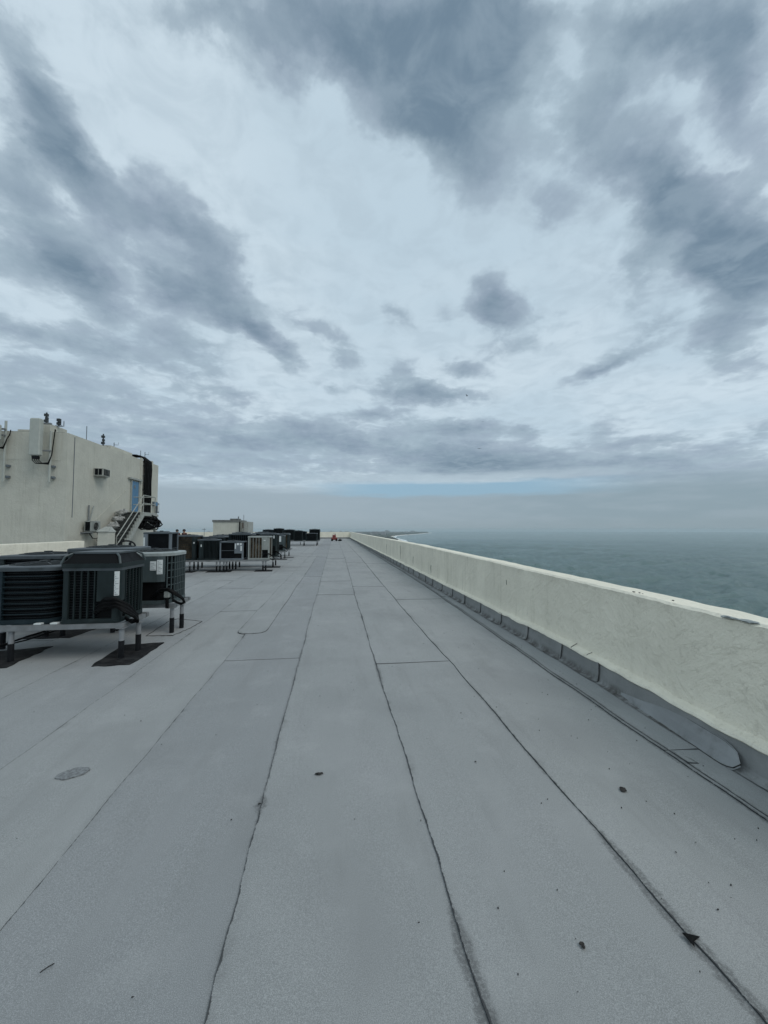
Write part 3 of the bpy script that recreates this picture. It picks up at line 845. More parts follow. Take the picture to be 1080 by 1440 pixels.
cuts[-1] = RY1
for kf, (a, b_) in enumerate(zip(cuts[:-1], cuts[1:])): flashing(a, b_ + .03, kf)
# wide repair piece leaning on the flashing, near end rounded
def repair_piece():
    vs = []; fs = []; uvs = []
    Y0, Y1 = 2.26, 3.44; nn = 30; m_ = 7
    for i in range(nn + 1):
        t = i / nn; y = Y0 + (Y1 - Y0) * t
        e = min(1, (y - Y0) / .17); q_ = math.sqrt(max(0, 1 - (1 - e) ** 2)) if e < 1 else 1
        lo, hi = .5 - .5 * q_, .5 + .5 * q_
        if t > .93: lo += (t - .93) * .6
        for j in range(m_):
            s_ = lo + (hi - lo) * j / (m_ - 1)
            x = 2.655 + s_ * .085 + .09 * t + .02; z = .014 + .135 * s_ ** 1.1
            vs.append((x - PX - .03 * (1 - t) - .040 - .020 * s_ + .004 * nz(y * 5, s_ * 3), y, z + .004 * nz(y * 2, s_)))
    for i in range(nn):
        for j in range(m_ - 1): fs.append((i * m_ + j, i * m_ + j + 1, (i + 1) * m_ + j + 1, (i + 1) * m_ + j))
    rim = [i * m_ for i in range(nn, -1, -1)] + [i * m_ + m_ - 1 for i in range(nn + 1)]
    b0 = len(vs)
    for q_ in rim: x, y, z = vs[q_]; vs.append((x, y, z - .022))
    for i in range(len(rim) - 1): fs.append((rim[i], rim[i + 1], b0 + i + 1, b0 + i))
    o = MB().add(vs, fs).build('repair_flap', 'flap', par)
    o['label'] = 'long grey repair flap with a rounded end on the wall foot'
    pts = [(vs[q_][0], vs[q_][1], vs[q_][2] - .006) for q_ in rim]
    MB().tube(pts, .0035, 4).build('lap_line', 'debris', par)
repair_piece()

# ------------------------------------------------------------------ far and left parapets
def plain_wall(name, label, x0, x1, y0, y1, h, base=None):
    t = thing(name, label, 'parapet', ((x0 + x1) / 2, (y0 + y1) / 2, 0))
    cx, cy = (x0 + x1) / 2, (y0 + y1) / 2
    mb = MB(); L = max(x1 - x0, y1 - y0); nn = int(L / .6); lx = x1 - x0 > y1 - y0
    vs = []; fs = []
    for i in range(nn + 1):
        u = i / nn; a = (x0 + (x1 - x0) * u) if lx else (y0 + (y1 - y0) * u)
        T = h + .012 * nz(a * .7, h)
        for (o_, z) in ((0, -.3), (0, T - .02), (.02, T), (.98, T - .005), (1, T - .03), (1, -.3)):
            if lx: vs.append((a - cx, y0 + (y1 - y0) * o_ - cy, z))
            else: vs.append((x0 + (x1 - x0) * o_ - cx, a - cy, z))
    for i in range(nn):
        for j in range(5):
            f = (i * 6 + j, i * 6 + j + 1, i * 6 + 7 + j, i * 6 + 6 + j); fs.append(f if not lx else f[::-1])
    fs += [tuple(range(6)), tuple(range(nn * 6, nn * 6 + 6))[::-1]]
    MB().add(vs, fs).build('wall', 'parapet', t)
    return t
t = plain_wall('parapet_wall', 'low cream parapet closing the far end of the roof', RX0, 2.84, RY1, RY1 + .3, 1.19)
for i in range(30):
    x0 = RX0 + i * .925
    MB().box(x0 + 11.08, x0 + .92 + 11.08, -.19 - .01 * (i % 2), -.152, .0, .24).build('flashing_sheet', 'flashing', t)
plain_wall('parapet_wall', 'low cream parapet on the landward edge beyond the rows of units', RX0 - .3, RX0, RY0, RY1 + .3, 1.03)
t = plain_wall('low_wall', 'low cream wall standing in front of the large roof building', -10.95, -10.65, 7.5, 18.1, 1.12)

# ------------------------------------------------------------------ big roof building
BX, BY0, BY1, BZ = -12.8, 20.25, 29.9, 6.28
b = thing('roof_building', 'large windowless cream stucco building with antennas on the left of the roof', 'building', (BX, BY0, 0))
def bl(x, y, z): return (x - BX, y - BY0, z)      # world -> local
def part(mbf, name, m, parent, org, smooth=False):
    """mesh given in world coordinates, stored relative to its thing"""
    mbf.v = [(x - org[0], y - org[1], z - org[2]) for x, y, z in mbf.v]
    return mbf.build(name, m, parent, smooth)
OB = (BX, BY0, 0)
part(MB().box(-24, BX, BY0, BY1, -.01, BZ), 'wall', 'stucco', b, OB)
part(MB().box(-24, BX - .30, BY0 + .2, BY1, BZ + .002, BZ + .06), 'roof', 'concrete', b, OB)
part(MB().box(-14.36, -13.62, BY0 + .03, BY0 + 1.2, BZ, BZ + .42), 'parapet_block', 'stucco', b, OB)
part(MB().box(-24, BX - .28, BY0 - .012, BY0 - .002, 4.92, BZ), 'render_band', 'stucco', b, OB)
part(MB().box(-15.3, -14.4, BY0 + .4, BY0 + 2.1, BZ, BZ + .2), 'roof_kerb', 'stucco', b, OB)
part(MB().box(BX - 1, BX - .2, 24.2, 26.6, BZ, BZ + .25), 'roof_kerb', 'stucco', b, OB)
part(MB().box(BX - 1.4, BX - .15, 28.6, 29.4, BZ, BZ + .12), 'roof_kerb', 'concrete', b, OB)
part(MB().tube([(BX + .015, 20.72, 2.2), (BX + .015, 20.72, BZ - .1)], .014, 6), 'conduit', 'mid_grey', b, OB)
part(MB().tube([(BX + .01, 22.6, 2.1), (BX + .01, 25.6, 4.05)], .012, 6), 'conduit', 'stucco', b, OB)
dr = part(MB().bbox(BX - .02, BX + .05, 26.16, 27.02, 2.76, 4.70, .008), 'door', 'blue_door', b, OB)
part(MB().box(BX + .052, BX + .062, 26.42, 26.60, 4.25, 4.45), 'door_sign', 'mid_grey', dr, (0, 0, 0)).location = (0, 0, 0)
for ch in dr.children: ch.data.transform(Matrix.Translation((-BX, -BY0, 0)))
h_ = part(MB().tube([(BX + .05, 26.92, 3.7), (BX + .11, 26.92, 3.7), (BX + .11, 26.80, 3.7)], .015, 6), 'handle', 'galv', dr, OB)
part(MB().box(BX, BX + .09, 26.08, 26.155, 2.76, 4.75), 'door_frame', 'white_paint', b, OB)
part(MB().box(BX, BX + .09, 27.025, 27.10, 2.76, 4.75), 'door_frame', 'white_paint', b, OB)
part(MB().bbox(BX - .01, BX + .16, 25.75, 27.35, 4.78, 4.90, .01), 'lintel', 'white_paint', b, OB)
part(MB().box(BX - .02, BX + .05, 27.3, 27.5, 2.5, BZ + .1), 'pilaster', 'stucco', b, OB)
part(MB().box(BX - .02, BX + .3, 28.22, 28.4, 2.5, BZ + .06), 'pilaster', 'stucco', b, OB)

# window air conditioner
t = thing('window_air_conditioner', 'small white boxy air conditioner sticking out high on the stucco wall', 'air conditioner', (BX, 22.6, 4.5))
o = (BX, 22.6, 4.5)
part(MB().bbox(BX, BX + .48, 22.3, 22.95, 4.48, 4.90, .012), 'casing', 'white_paint', t, o)
for i in range(2): part(MB().box(BX + .08 + i * .19, BX + .23 + i * .19, 22.288, 22.298, 4.54, 4.86), 'vent', 'coil', t, o)
part(MB().box(BX + .482, BX + .49, 22.36, 22.9, 4.53, 4.86), 'grille', 'coil', t, o)
for i in range(5): part(MB().box(BX + .49, BX + .497, 22.36 + i * .13, 22.375 + i * .13, 4.53, 4.86), 'bar', 'light_grey', t, o)
part(MB().bbox(BX, BX + .12, 22.98, 23.45, 4.50, 4.88, .01), 'side_panel', 'light_grey', t, o)

# wall-hung split condenser on a bracket
o = (BX, 22, 1.4)
t = thing('wall_condenser', 'pale wall hung condenser on a bracket beside the sloping box', 'air conditioner', o)
part(MB().bbox(BX + .14, BX + .47, 21.45, 22.25, 1.50, 2.05, .02), 'casing', 'light_grey', t, o)
part(MB().box(BX + .20, BX + .42, 21.438, 21.448, 1.54, 2.0), 'side_vent', 'coil', t, o)
g_ = MB(); g_.v = []
for r_ in (.20,):
    pts = [(BX + .474, 21.85 + .2 * math.cos(a * math.pi / 10), 1.78 + .2 * math.sin(a * math.pi / 10)) for a in range(20)]
    c_ = len(pts); g_.add(pts + [(x + .006, y, z) for x, y, z in pts], [tuple(range(c_, 2 * c_))] + [(i, (i + 1) % c_, c_ + (i + 1) % c_, c_ + i) for i in range(c_)])
part(g_, 'fan_grille', 'coil', t, o)
for i in range(3): part(MB().tube([(BX + .485, 21.85 + .07 * (i + 1) * math.cos(a * math.pi / 10), 1.78 + .065 * (i + 1) * math.sin(a * math.pi / 10)) for a in range(20)], .006, 4, closed=True), 'guard_ring', 'light_grey', t, o)
part(MB().box(BX, BX + .55, 21.40, 21.44, 1.44, 1.49).box(BX, BX + .55, 22.2, 22.24, 1.44, 1.49).box(BX, BX + .04, 21.4, 22.3, 1.38, 1.437), 'bracket', 'galv', t, o)
part(MB().tube([(BX + .5, 21.9, 1.5), (BX + .52, 22.0, 1.25), (BX + .4, 22.1, 1.12), (BX + .3, 21.9, 1.15), (BX + .2, 21.8, 1.4)], .025, 6), 'hose', 'black', t, o)
part(MB().tube([(BX + .08, 21.9, 2.05), (BX + .08, 21.9, 2.88)], .035, 8), 'pipe', 'galv', t, o)
part(MB().tube([(BX + .08, 22.0, 2.05), (BX + .08, 22.12, 2.4), (BX + .08, 22.3, 2.86)], .03, 8), 'pipe', 'light_grey', t, o)

# box with a sloping lid
o = (-11.35, 21.0, 0)
t = thing('sloped_box', 'cream painted box with a sloping lid at the foot of the stairs', 'box', o)
part(MB().box(-11.62, -11.16, 20.75, 21.40, 0, 1.48), 'body', 'stucco', t, o)
part(MB().add([(-11.65, 20.70, 1.483), (-11.12, 20.70, 1.483), (-11.12, 21.43, 1.483), (-11.65, 21.43, 1.483), (-11.65, 20.70, 1.52), (-11.12, 20.70, 1.52), (-11.35, 21.43, 1.76), (-11.65, 21.43, 1.76)],
     [(0, 3, 2, 1), (4, 5, 6, 7), (0, 1, 5, 4), (1, 2, 6, 5), (2, 3, 7, 6), (3, 0, 4, 7)]), 'lid', 'white_paint', t, o)

# stairs, landing and railing
o = (-11.9, 21.6, 0)
st = thing('stairs', 'steep concrete stairs with pale stringer and pipe railing up to the blue door', 'stairs', o)
NS, Y0_, Y1_, ZT = 14, 21.6, 24.4, 2.62
XL, XR = -12.30, -11.22
run, rise = (Y1_ - Y0_) / NS, ZT / NS
for i in range(NS):
    y = Y0_ + i * run; z = (i + 1) * rise
    part(MB().box(XL, XR - .08, y, y + run + .03, z - .05, z).box(XL, XR - .08, y + .04, y + run, z - rise + .003, z - .052), 'step', 'tread', st, o)
vs = []; prof = []
for i in range(NS): prof += [(Y0_ + i * run - .01, i * rise), (Y0_ + i * run - .01, (i + 1) * rise + .015)]
prof += [(Y1_, ZT + .015), (Y1_, ZT - .25), (Y0_ + .28, 0)]
for side, xa, xb in ((0, XR - .077, XR + .06), (1, XL - .06, XL - .003)):
    n_ = len(prof); vs = [(xa, y, z) for y, z in prof] + [(xb, y, z) for y, z in prof]
    fs = [tuple(range(n_)), tuple(range(2 * n_ - 1, n_ - 1, -1))] + [(i, n_ + i, n_ + (i + 1) % n_, (i + 1) % n_) for i in range(n_)]
    part(MB().add(vs, fs), 'stringer', 'white_paint', st, o)
part(MB().box(BX + .02, XR + .06, Y1_ + .002, 25.95, ZT - .20, ZT + .015).box(BX + .02, -11.9, 25.952, 28.0, ZT - .18, ZT + .01), 'landing', 'white_paint', st, o)
for x, y in ((XR, 25.9),): part(MB().box(x - .05, x + .05, y - .05, y + .05, 0, ZT - .202), 'support_post', 'white_paint', st, o)
RX = XR + .0
for y, z in ((Y0_ + .05, .2), (Y1_, ZT), (25.9, ZT)):
    part(MB().tube([(RX, y, z), (RX, y, z + 1.02)], .026, 8), 'rail_post', 'white_paint', st, o)
for dz in (1.02, .55):
    part(MB().tube([(RX, Y0_ + .05, .2 + dz), (RX, Y1_, ZT + dz)], .024, 8), 'handrail', 'white_paint', st, o)
    part(MB().tube([(RX, Y1_, ZT + dz), (RX, 25.9, ZT + dz)], .024, 8), 'handrail', 'white_paint', st, o)
    part(MB().tube([(RX, 25.9, ZT + dz), (BX + .3, 25.9, ZT + dz)], .024, 8), 'handrail', 'white_paint', st, o)

# sacks on the stairs against the wall
lab = ['lowest bulging grey white sack on the stairs', 'second bulging sack up the stairs beside the wall', 'third grey white sack up the stairs beside the wall',
       'fourth grey white sack up the stairs beside the wall', 'topmost grey white sack by the foot of the blue door']
for i in range(5):
    s_ = 4.5 + i * 2.1; y = Y0_ + s_ * run; z = (int(s_) + 1) * rise
    o = (XL + .0, y + .06, z - .02)
    t = thing('sack', lab[i], 'sack', o, 0, 'sacks laid up the stairs')
    MB().ball((0, 0, .17), .30, .27, .17, 18, 10, .6, i * 5.1 + 2).build('bag', 'sack', t, smooth=True)
    MB().tube([(.12, -.1, .30), (.16, -.14, .36), (.22, -.15, .38)], [.05, .03, .05], 7).build('knot', 'sack', t)

# cables running over the roof edge and down the wall
o = (BX, 27.8, 3)
t = thing('cable_bundle', 'thick bundle of black cables bent over the roof edge and down the wall', 'cables', o)
for i in range(9):
    y = 27.60 + i * .068; zz = BZ + .12 + .05 * nz(i * 3.1, 1); x_ = BX + .16 + .12 * ((i * 7) % 3) / 2
    path = [(BX - 1.6, y - .75 + .03 * i, zz - .05), (BX - .7, y - .62 + .02 * i, zz + .1), (BX - .25, y - .34, zz + .14), (BX + .02, y - .12, zz + .05), (x_, y, zz - .18), (x_ + .02, y + .01, zz - .7), (x_, y, 4.8), (x_ + .02, y + .02 * nz(i, 5), 3.8), (x_, y, 2.9 - .1 * (i % 3)), (x_ + .15, y - .1, 2.3)]
    part(MB().tube(path, .055, 7), 'cable', 'black', t, o, True)
for z in (3.4, 4.3, 5.2, 5.9): part(MB().box(BX + .01, BX + .05, 27.56, 28.2, z, z + .05), 'clamp', 'galv', t, o)

# coiled spare cable hung below the landing
o = (-11.35, 25.1, 1.95)
t = thing('cable_coil', 'big tangled coil of black cable hanging under the stair landing', 'cables', o)
for i in range(26):
    a0 = rnd.uniform(0, 6); tl = rnd.uniform(-.8, .8); yw = rnd.uniform(-.7, .7); rx = rnd.uniform(.2, .62); rz = rnd.uniform(.12, .42); cx, cy = rnd.uniform(-.2, .25), rnd.uniform(-.35, .6)
    pts = []
    for j in range(26):
        a = a0 + j * 2 * math.pi / 26
        pts.append((rx * math.cos(a) * .55 + cx + .10 * nz(j * .5, i) + yw * .3 * math.sin(a), .5 * math.cos(a) + cy + tl * .5 * math.sin(a), rz * math.sin(a) + .09 * nz(j * .6, i * 2) + .06 * math.cos(a) * tl - .10 * abs(cy) + .10))
    MB().tube(pts, .040, 6, closed=True).build('cable_loop', 'black', t, smooth=True)
MB().tube([(-.1, -.3, .85), (0, -.2, .3), (.25, 0, -.05), (.4, .2, -.15)], .02, 6).build('tie_rope', 'light_grey', t)

# meter cabinet behind the landing railing
o = (BX + .1, 28.9, 3.2)
t = thing('meter_cabinet', 'small blue grey cabinet on the wall behind the landing railing', 'cabinet', o)
part(MB().bbox(BX + .01, BX + .35, 28.55, 29.15, 3.25, 3.55, .01), 'casing', 'mid_grey', t, o)
part(MB().box(BX + .352, BX + .36, 28.6, 29.1, 3.28, 3.52), 'cover', 'blue_door', t, o)
part(MB().tube([(BX + .1, 28.7, 3.25), (BX + .1, 28.7, 2.4)], .03, 6), 'conduit', 'rust', t, o)
o = (BX + .1, 29.6, 3.0)
t = thing('junction_box', 'narrow grey junction box near the far corner of the big building', 'box', o)
part(MB().bbox(BX + .01, BX + .2, 29.45, 29.75, 2.8, 3.5, .01), 'casing', 'mid_grey', t, o)
part(MB().box(BX + .202, BX + .208, 29.5, 29.7, 2.9, 3.4), 'cover', 'label', t, o)

# black hoop guard
o = (-10.5, 21.2, 0)
t = thing('hoop_guard', 'small black arched pipe guard standing near the stair foot', 'guard rail', o)
pts = [(-.42, 0, 0), (-.42, 0, .55)] + [(-.42 + .42 * (1 - math.cos(a * math.pi / 10)), 0, .75 + .28 * math.sin(a * math.pi / 10)) for a in range(11)] + [(.42, 0, .55), (.42, 0, 0)]
MB().tube(pts, .04, 8).build('arch', 'black_paint', t)
MB().tube([(-.42, 0, .35), (.42, 0, .35)], .03, 8).build('crossbar', 'black_paint', t)
MB().box(.12, .22, -.03, .03, .37, .95).build('upright', 'black_paint', t)

# panel antennas on the front wall
def panel_antenna(x, zlo, zhi, wd, poletop, polebot, label, px):
    o = (x, BY0 - .35, zlo)
    t = thing('panel_antenna', label, 'antenna', o, 0, None)
    part(MB().bbox(x - wd / 2, x + wd / 2, BY0 - .62, BY0 - .36, zlo, zhi, .04), 'radome', 'antenna', t, o)
    part(MB().tube([(px, BY0 - .2, polebot), (px, BY0 - .2, poletop)], .05, 8), 'pole', 'antenna', t, o)
    for z in (zlo + .25, zhi - .2): part(MB().box(x - .04, px + .06, BY0 - .358, BY0 - .24, z, z + .06), 'bracket', 'galv', t, o)
    for z in (4.56, 4.04): part(MB().box(px - .06, px + .14, BY0 - .16, BY0 - .003, z, z + .10), 'wall_bracket', 'mid_grey', t, o)
    for i in range(4):
        xx = x - wd * .3 + i * wd * .2
        part(MB().tube([(xx, BY0 - .5, zlo - .002), (xx + .02, BY0 - .5, zlo - .22), (xx + .12, BY0 - .42, zlo - .36), (px - .02, BY0 - .28, zlo - .28 - .03 * i), (px + .08, BY0 - .22, zlo + .1), (px + .14, BY0 - .15, zhi - .4), (px + .10, BY0 - .05, BZ + .05)], .022, 6), 'cable', 'black', t, o, True)
    part(MB().bbox(x - .1, x + .14, BY0 - .55, BY0 - .4, zlo - .16, zlo - .01, .02), 'amplifier', 'black_paint', t, o)
panel_antenna(-13.85, 5.05, 6.80, .46, 6.3, 3.85, 'tall cream panel antenna on a pole at the corner of the building front', -13.42)
panel_antenna(-15.68, 5.74, 6.48, .60, 6.72, 3.85, 'short cream panel antenna cut by the left edge of the photo', -15.36)
def mast(x, y, z0, z1, label, kind=0):
    o = (x, y, z0); t = thing('antenna_mast', label, 'antenna', o)
    h = z1 - z0
    MB().tube([(0, 0, 0), (0, 0, h)], .018 if kind else .035, 6).build('pole', 'wire' if kind != 1 else 'mid_grey', t)
    if kind == 0:
        for i, f in enumerate((.35, .55, .8)): MB().bbox(-.09 + .05 * (i % 2), .07, -.06, .06, h * f - .06, h * f + .07, .01).build('clamp', 'wire', t)
        MB().box(-.16, .16, -.03, .03, 0, .05).build('foot', 'mid_grey', t)
    if kind == 2:
        MB().tube([(0, 0, h * .75), (.25, 0, h * .75), (.25, 0, h)], .015, 6).build('side_arm', 'mid_grey', t)
mast(-14.05, BY0 + .4, BZ + .42, 7.35, 'dark mast with clamps standing above the tall panel antenna')
mast(-13.55, BY0 + .5, BZ + .42, 7.10, 'short dark mast with clamps right of the tall panel antenna')
mast(-13.33, BY0 + .5, BZ + .42, 6.98, 'thin plain mast beside the building corner', 1)
mast(BX - .4, 22.3, BZ, 7.15, 'thin whip antenna on the near half of the roof edge', 1)
mast(BX - .4, 23.8, BZ, 7.1, 'clamped mast in the middle of the building roof edge')
mast(BX - .4, 24.9, BZ, 6.85, 'small angled aerial past the middle of the building roof edge', 2)
mast(BX - .3, 27.9, BZ, 6.98, 'thin mast rising behind the black cable bundle', 1)
mast(BX - .3, 28.5, BZ, 7.0, 'aerial with side arm just past the black cables', 2)

# ------------------------------------------------------------------ small far penthouse on the same roof
o = (-15.9, 63, 0)
t = thing('small_penthouse', 'small cream penthouse far along the roof behind the air conditioners', 'building', o)
part(MB().box(-18.3, -14.45, 61.5, 66, 0, 2.75), 'wall', 'stucco', t, o)
part(MB().box(-14.448, -13.3, 62.2, 66, 0, 2.85), 'annex', 'white_paint', t, o)
part(MB().box(-18.42, -14.35, 61.4, 66.1, 2.752, 3.08), 'fascia', 'concrete', t, o)
part(MB().box(-16.1, -14.9, 62.5, 64.5, 3.082, 3.32), 'hatch', 'concrete', t, o)
part(MB().tube([(-14.8, 62.4, 3.1), (-14.8, 62.4, 3.65)], .09, 7), 'vent_pipe', 'galv', t, o)
part(MB().tube([(-13.9, 61.9, 1.0), (-13.9, 61.9, 3.9)], .04, 6), 'mast', 'galv', t, o)
part(MB().tube([(-14.36, 61.3, 1.0), (-14.36, 61.3, 2.8)], .1, 6), 'downpipe', 'black', t, o)
part(MB().tube([(-14.0, 61.8, 1.8), (-14.0, 61.8, 2.7)], .09, 6), 'pipe_box', 'rust', t, o)
o = (-19.6, 62, 0)
mast_ = thing('antenna_mast', 'tiny distant aerial mast left of the small penthouse', 'antenna', (-21, 66, 0))
MB().tube([(0, 0, 0), (0, 0, 1.85)], .04, 6).build('pole', 'mid_grey', mast_)
MB().box(-.3, .3, -.03, .03, 1.6, 1.66).build('crossbar', 'mid_grey', mast_)

# ------------------------------------------------------------------ condensers
class Plan:
    """rounded rectangle, arc length s from the front-left corner along the front (-Y), right side, back, left side"""
    def __init__(s, w, d, r):
        s.w, s.d, s.r = w, d, r; P_ = []
        def arc(cx, cy, a0):
            for i in range(0, 9):
                a = a0 + i * math.pi / 16; P_.append((cx + r * math.cos(a), cy + r * math.sin(a)))
        hw, hd = w / 2, d / 2
        def line(x0, y0, x1, y1, n=6):
            for i in range(n): P_.append((x0 + (x1 - x0) * i / n, y0 + (y1 - y0) * i / n))
        line(-hw + r, -hd, hw - r, -hd); arc(hw - r, -hd + r, -math.pi / 2)
        line(hw, -hd + r, hw, hd - r); arc(hw - r, hd - r, 0)
        line(hw - r, hd, -hw + r, hd); arc(-hw + r, hd - r, math.pi / 2)
        line(-hw, hd - r, -hw, -hd + r); arc(-hw + r, -hd + r, math.pi)
        Q_ = []
        for p_ in P_:
            if not Q_ or (abs(p_[0] - Q_[-1][0]) + abs(p_[1] - Q_[-1][1])) > 1e-5: Q_.append(p_)
        if abs(Q_[0][0] - Q_[-1][0]) + abs(Q_[0][1] - Q_[-1][1]) < 1e-5: Q_.pop()
        s.p = Q_; s.n = len(Q_); s.c = [0]
        for i in range(s.n):
            a, b = Q_[i], Q_[(i + 1) % s.n]; s.c.append(s.c[-1] + math.hypot(b[0] - a[0], b[1] - a[1]))
        s.L = s.c[-1]
    def at(s, u, off=0.):
        u %= s.L; i = 0
        while i < s.n - 1 and s.c[i + 1] <= u: i += 1
        a, b = s.p[i], s.p[(i + 1) % s.n]; t = (u - s.c[i]) / (s.c[i + 1] - s.c[i])
        tx, ty = b[0] - a[0], b[1] - a[1]; l = math.hypot(tx, ty); tx /= l; ty /= l
        return (a[0] + (b[0] - a[0]) * t + ty * off, a[1] + (b[1] - a[1]) * t - tx * off, tx, ty)
    def ring(s, off=0.):
        cx = []
        for (x, y) in s.p:
            k_x = (s.w / 2 + off) / (s.w / 2); k_y = (s.d / 2 + off) / (s.d / 2); cx.append((x * k_x, y * k_y))
        return cx
    def sweep(s, mb, u0, u1, off0, off1, z0, z1, step=.06):
        """solid band along the outline between depths off0 and off1"""
        us = [u0]
        for c_ in s.c:
            for kx in (-s.L, 0, s.L):
                if u0 + .001 < c_ + kx < u1 - .001: us.append(c_ + kx)
        us.append(u1); us.sort(); vs = []; fs = []
        for u in us:
            a = s.at(u + (1e-5 if u == u0 else -1e-5 if u == u1 else 0), off0); b = s.at(u + (1e-5 if u == u0 else -1e-5 if u == u1 else 0), off1)
            vs += [(a[0], a[1], z0), (b[0], b[1], z0), (b[0], b[1], z1), (a[0], a[1], z1)]
        for i in range(len(us) - 1):
            for j in range(4): q_ = i * 4; fs.append((q_ + j, q_ + (j + 1) % 4, q_ + 4 + (j + 1) % 4, q_ + 4 + j))
        e = (len(us) - 1) * 4; fs += [(3, 2, 1, 0), (e, e + 1, e + 2, e + 3)]
        return mb.add(vs, fs)

def unit(label, loc, rz=0, w=.75, d=.75, h=.75, r=.05, body='dark_green', top='plate', style='vert', gap=.09, panel=None, pan_z=(.0, 1.), cage=0,
         labels=(), louv=None, coil='coil', hoses=0, detail=True, hoseside=1, group='rooftop air conditioner condensers on raised stands', strip=False, corner=True, fan=True):
    t = thing('condenser_unit', label, 'air conditioner', loc, rz, group)
    pl = Plan(w, d, r); zb, zt = .055, h - .055
    MB().prism(pl.ring(.008), 0, zb).build('base_pan', body, t)
    MB().prism(pl.ring(-.035), zb, zt).build('coil', coil, t)
    # lid: outline to round hole
    n = pl.n; hole = .43 * min(w, d); mb = MB(); ro = pl.ring(.012); vs = []; fs = []
    for (x, y) in ro: vs.append((x, y, zt))
    for (x, y) in ro: vs.append((x, y, h - .012))
    for (x, y) in pl.ring(-.004): vs.append((x, y, h))
    for (x, y) in ro:
        a = math.atan2(y, x); vs.append((hole * math.cos(a), hole * math.sin(a), h + .006))
    for (x, y) in ro:
        a = math.atan2(y, x); vs.append((hole * math.cos(a), hole * math.sin(a), h - .05))
    for k_ in range(4):
        for i in range(n):
            j = (i + 1) % n; fs.append((k_ * n + i, k_ * n + j, k_ * n + n + j, k_ * n + n + i))
    mb.add(vs, fs).build('top_cover', top, t)
    if fan:
        fw = MB().disc((0, 0, zt + .001), hole, 20, .004).build('fan_well', 'black', t)
        fb = MB()
        for i in range(4):
            a = i * math.pi / 2 + .4; ca, sa = math.cos(a), math.sin(a)
            q_ = [(.05, -.04, 0), (hole * .9, -.10, 0), (hole * .9, .10, .03), (.05, .05, .02)]
            fb.add([(x * ca - y * sa, x * sa + y * ca, z + h - .04) for x, y, z in q_], [(0, 1, 2, 3)])
        fb.build('fan_blade', 'black_paint', t)
        g_ = MB()
        if detail:
            for i in range(1, 8):
                rr = hole * i / 7.; g_.tube([(rr * math.cos(a * math.pi / 10), rr * math.sin(a * math.pi / 10), h + .03 - .022 * (i / 7.) ** 2) for a in range(20)], .0035, 4, closed=True)
            for a in range(8):
                c_, s_ = math.cos(a * math.pi / 4), math.sin(a * math.pi / 4)
                g_.tube([(0, 0, h + .036), (hole * .5 * c_, hole * .5 * s_, h + .03), (hole * 1.03 * c_, hole * 1.03 * s_, h + .012)], .004, 4)
        else:
            g_.disc((0, 0, h + .010), hole * .9, 16, .02)
        g_.build('fan_guard', 'wire', t)
        MB().disc((0, 0, h + .032), .055, 10, .02).build('motor_cap', 'wire', t)
    if detail:
        wg = MB()
        for i in range(int((zt - zb) / .032)): pl.sweep(wg, 0, pl.L - 1e-3, -.033, -.0295, zb + .02 + i * .032, zb + .0228 + i * .032)
        wg.build('wire_guard', 'wire', t)
    L = pl.L
    lv = louv or [(0, L)]
    lvz0, lvz1 = zb, zt
    p0, p1 = panel if panel else (None, None)
    mb0 = None
    if style in ('vert', 'grid'):
        mb0 = MB().box(-.008, .008, -.014, .014, 0, 0)
        me = MB().box(-.0065, .0065, -.012, .011, lvz0, lvz1).mesh('louvre'); me.materials.append(M[body])
        allm = MB()
        for (a, b_) in lv:
            nn = max(1, round((b_ - a) / gap))
            for i in range(nn + 1):
                u = a + (b_ - a) * i / nn
                x, y, tx, ty = pl.at(u, -.006)
                if detail: link('louvre', me, t, (x, y, 0), rot=(0, 0, math.atan2(ty, tx)))
                else:
                    ca, sa = tx, ty
                    allm.add([(x + vx * ca - vy * sa, y + vx * sa + vy * ca, vz) for vx, vy, vz in [tuple(v.co) for v in me.vertices]], [tuple(f.vertices) for f in me.polygons])
        if not detail: allm.build('louvre', body, t)
    if style in ('horiz', 'grid'):
        hg = gap if style == 'horiz' else .105
        nn = max(2, round((lvz1 - lvz0) / hg))
        mb = MB()
        for (a, b_) in lv: pl.sweep(mb, a, b_ - 1e-3, -.024, .0, -.005, .005)
        me = mb.mesh('louvre'); me.materials.append(M[body])
        if detail:
            for i in range(1, nn): link('louvre', me, t, (0, 0, lvz0 + (lvz1 - lvz0) * i / nn))
        else:
            am = MB()
            for i in range(1, nn): z_ = lvz0 + (lvz1 - lvz0) * i / nn; am.add([(v.co.x, v.co.y, v.co.z + z_) for v in me.vertices], [tuple(f.vertices) for f in me.polygons])
            am.build('louvre', body, t)
    if corner:
        for cx, cy in ((-1, -1), (1, -1), (1, 1), (-1, 1)):
            mb = MB(); s0 = {(-1, -1): 0, (1, -1): w - 2 * r + .0, (1, 1): w + d - 4 * r + r * math.pi / 2, (-1, 1): 2 * w + d - 6 * r + r * math.pi}[(cx, cy)]
            if (cx, cy) == (-1, -1): a, b_ = L - r * math.pi / 2 - .02, L + .03
            else: a, b_ = s0 - .03, s0 + r * math.pi / 2 + .03
            pl.sweep(mb, a, b_, -.03, .004, zb, zt).build('corner_post', body, t)
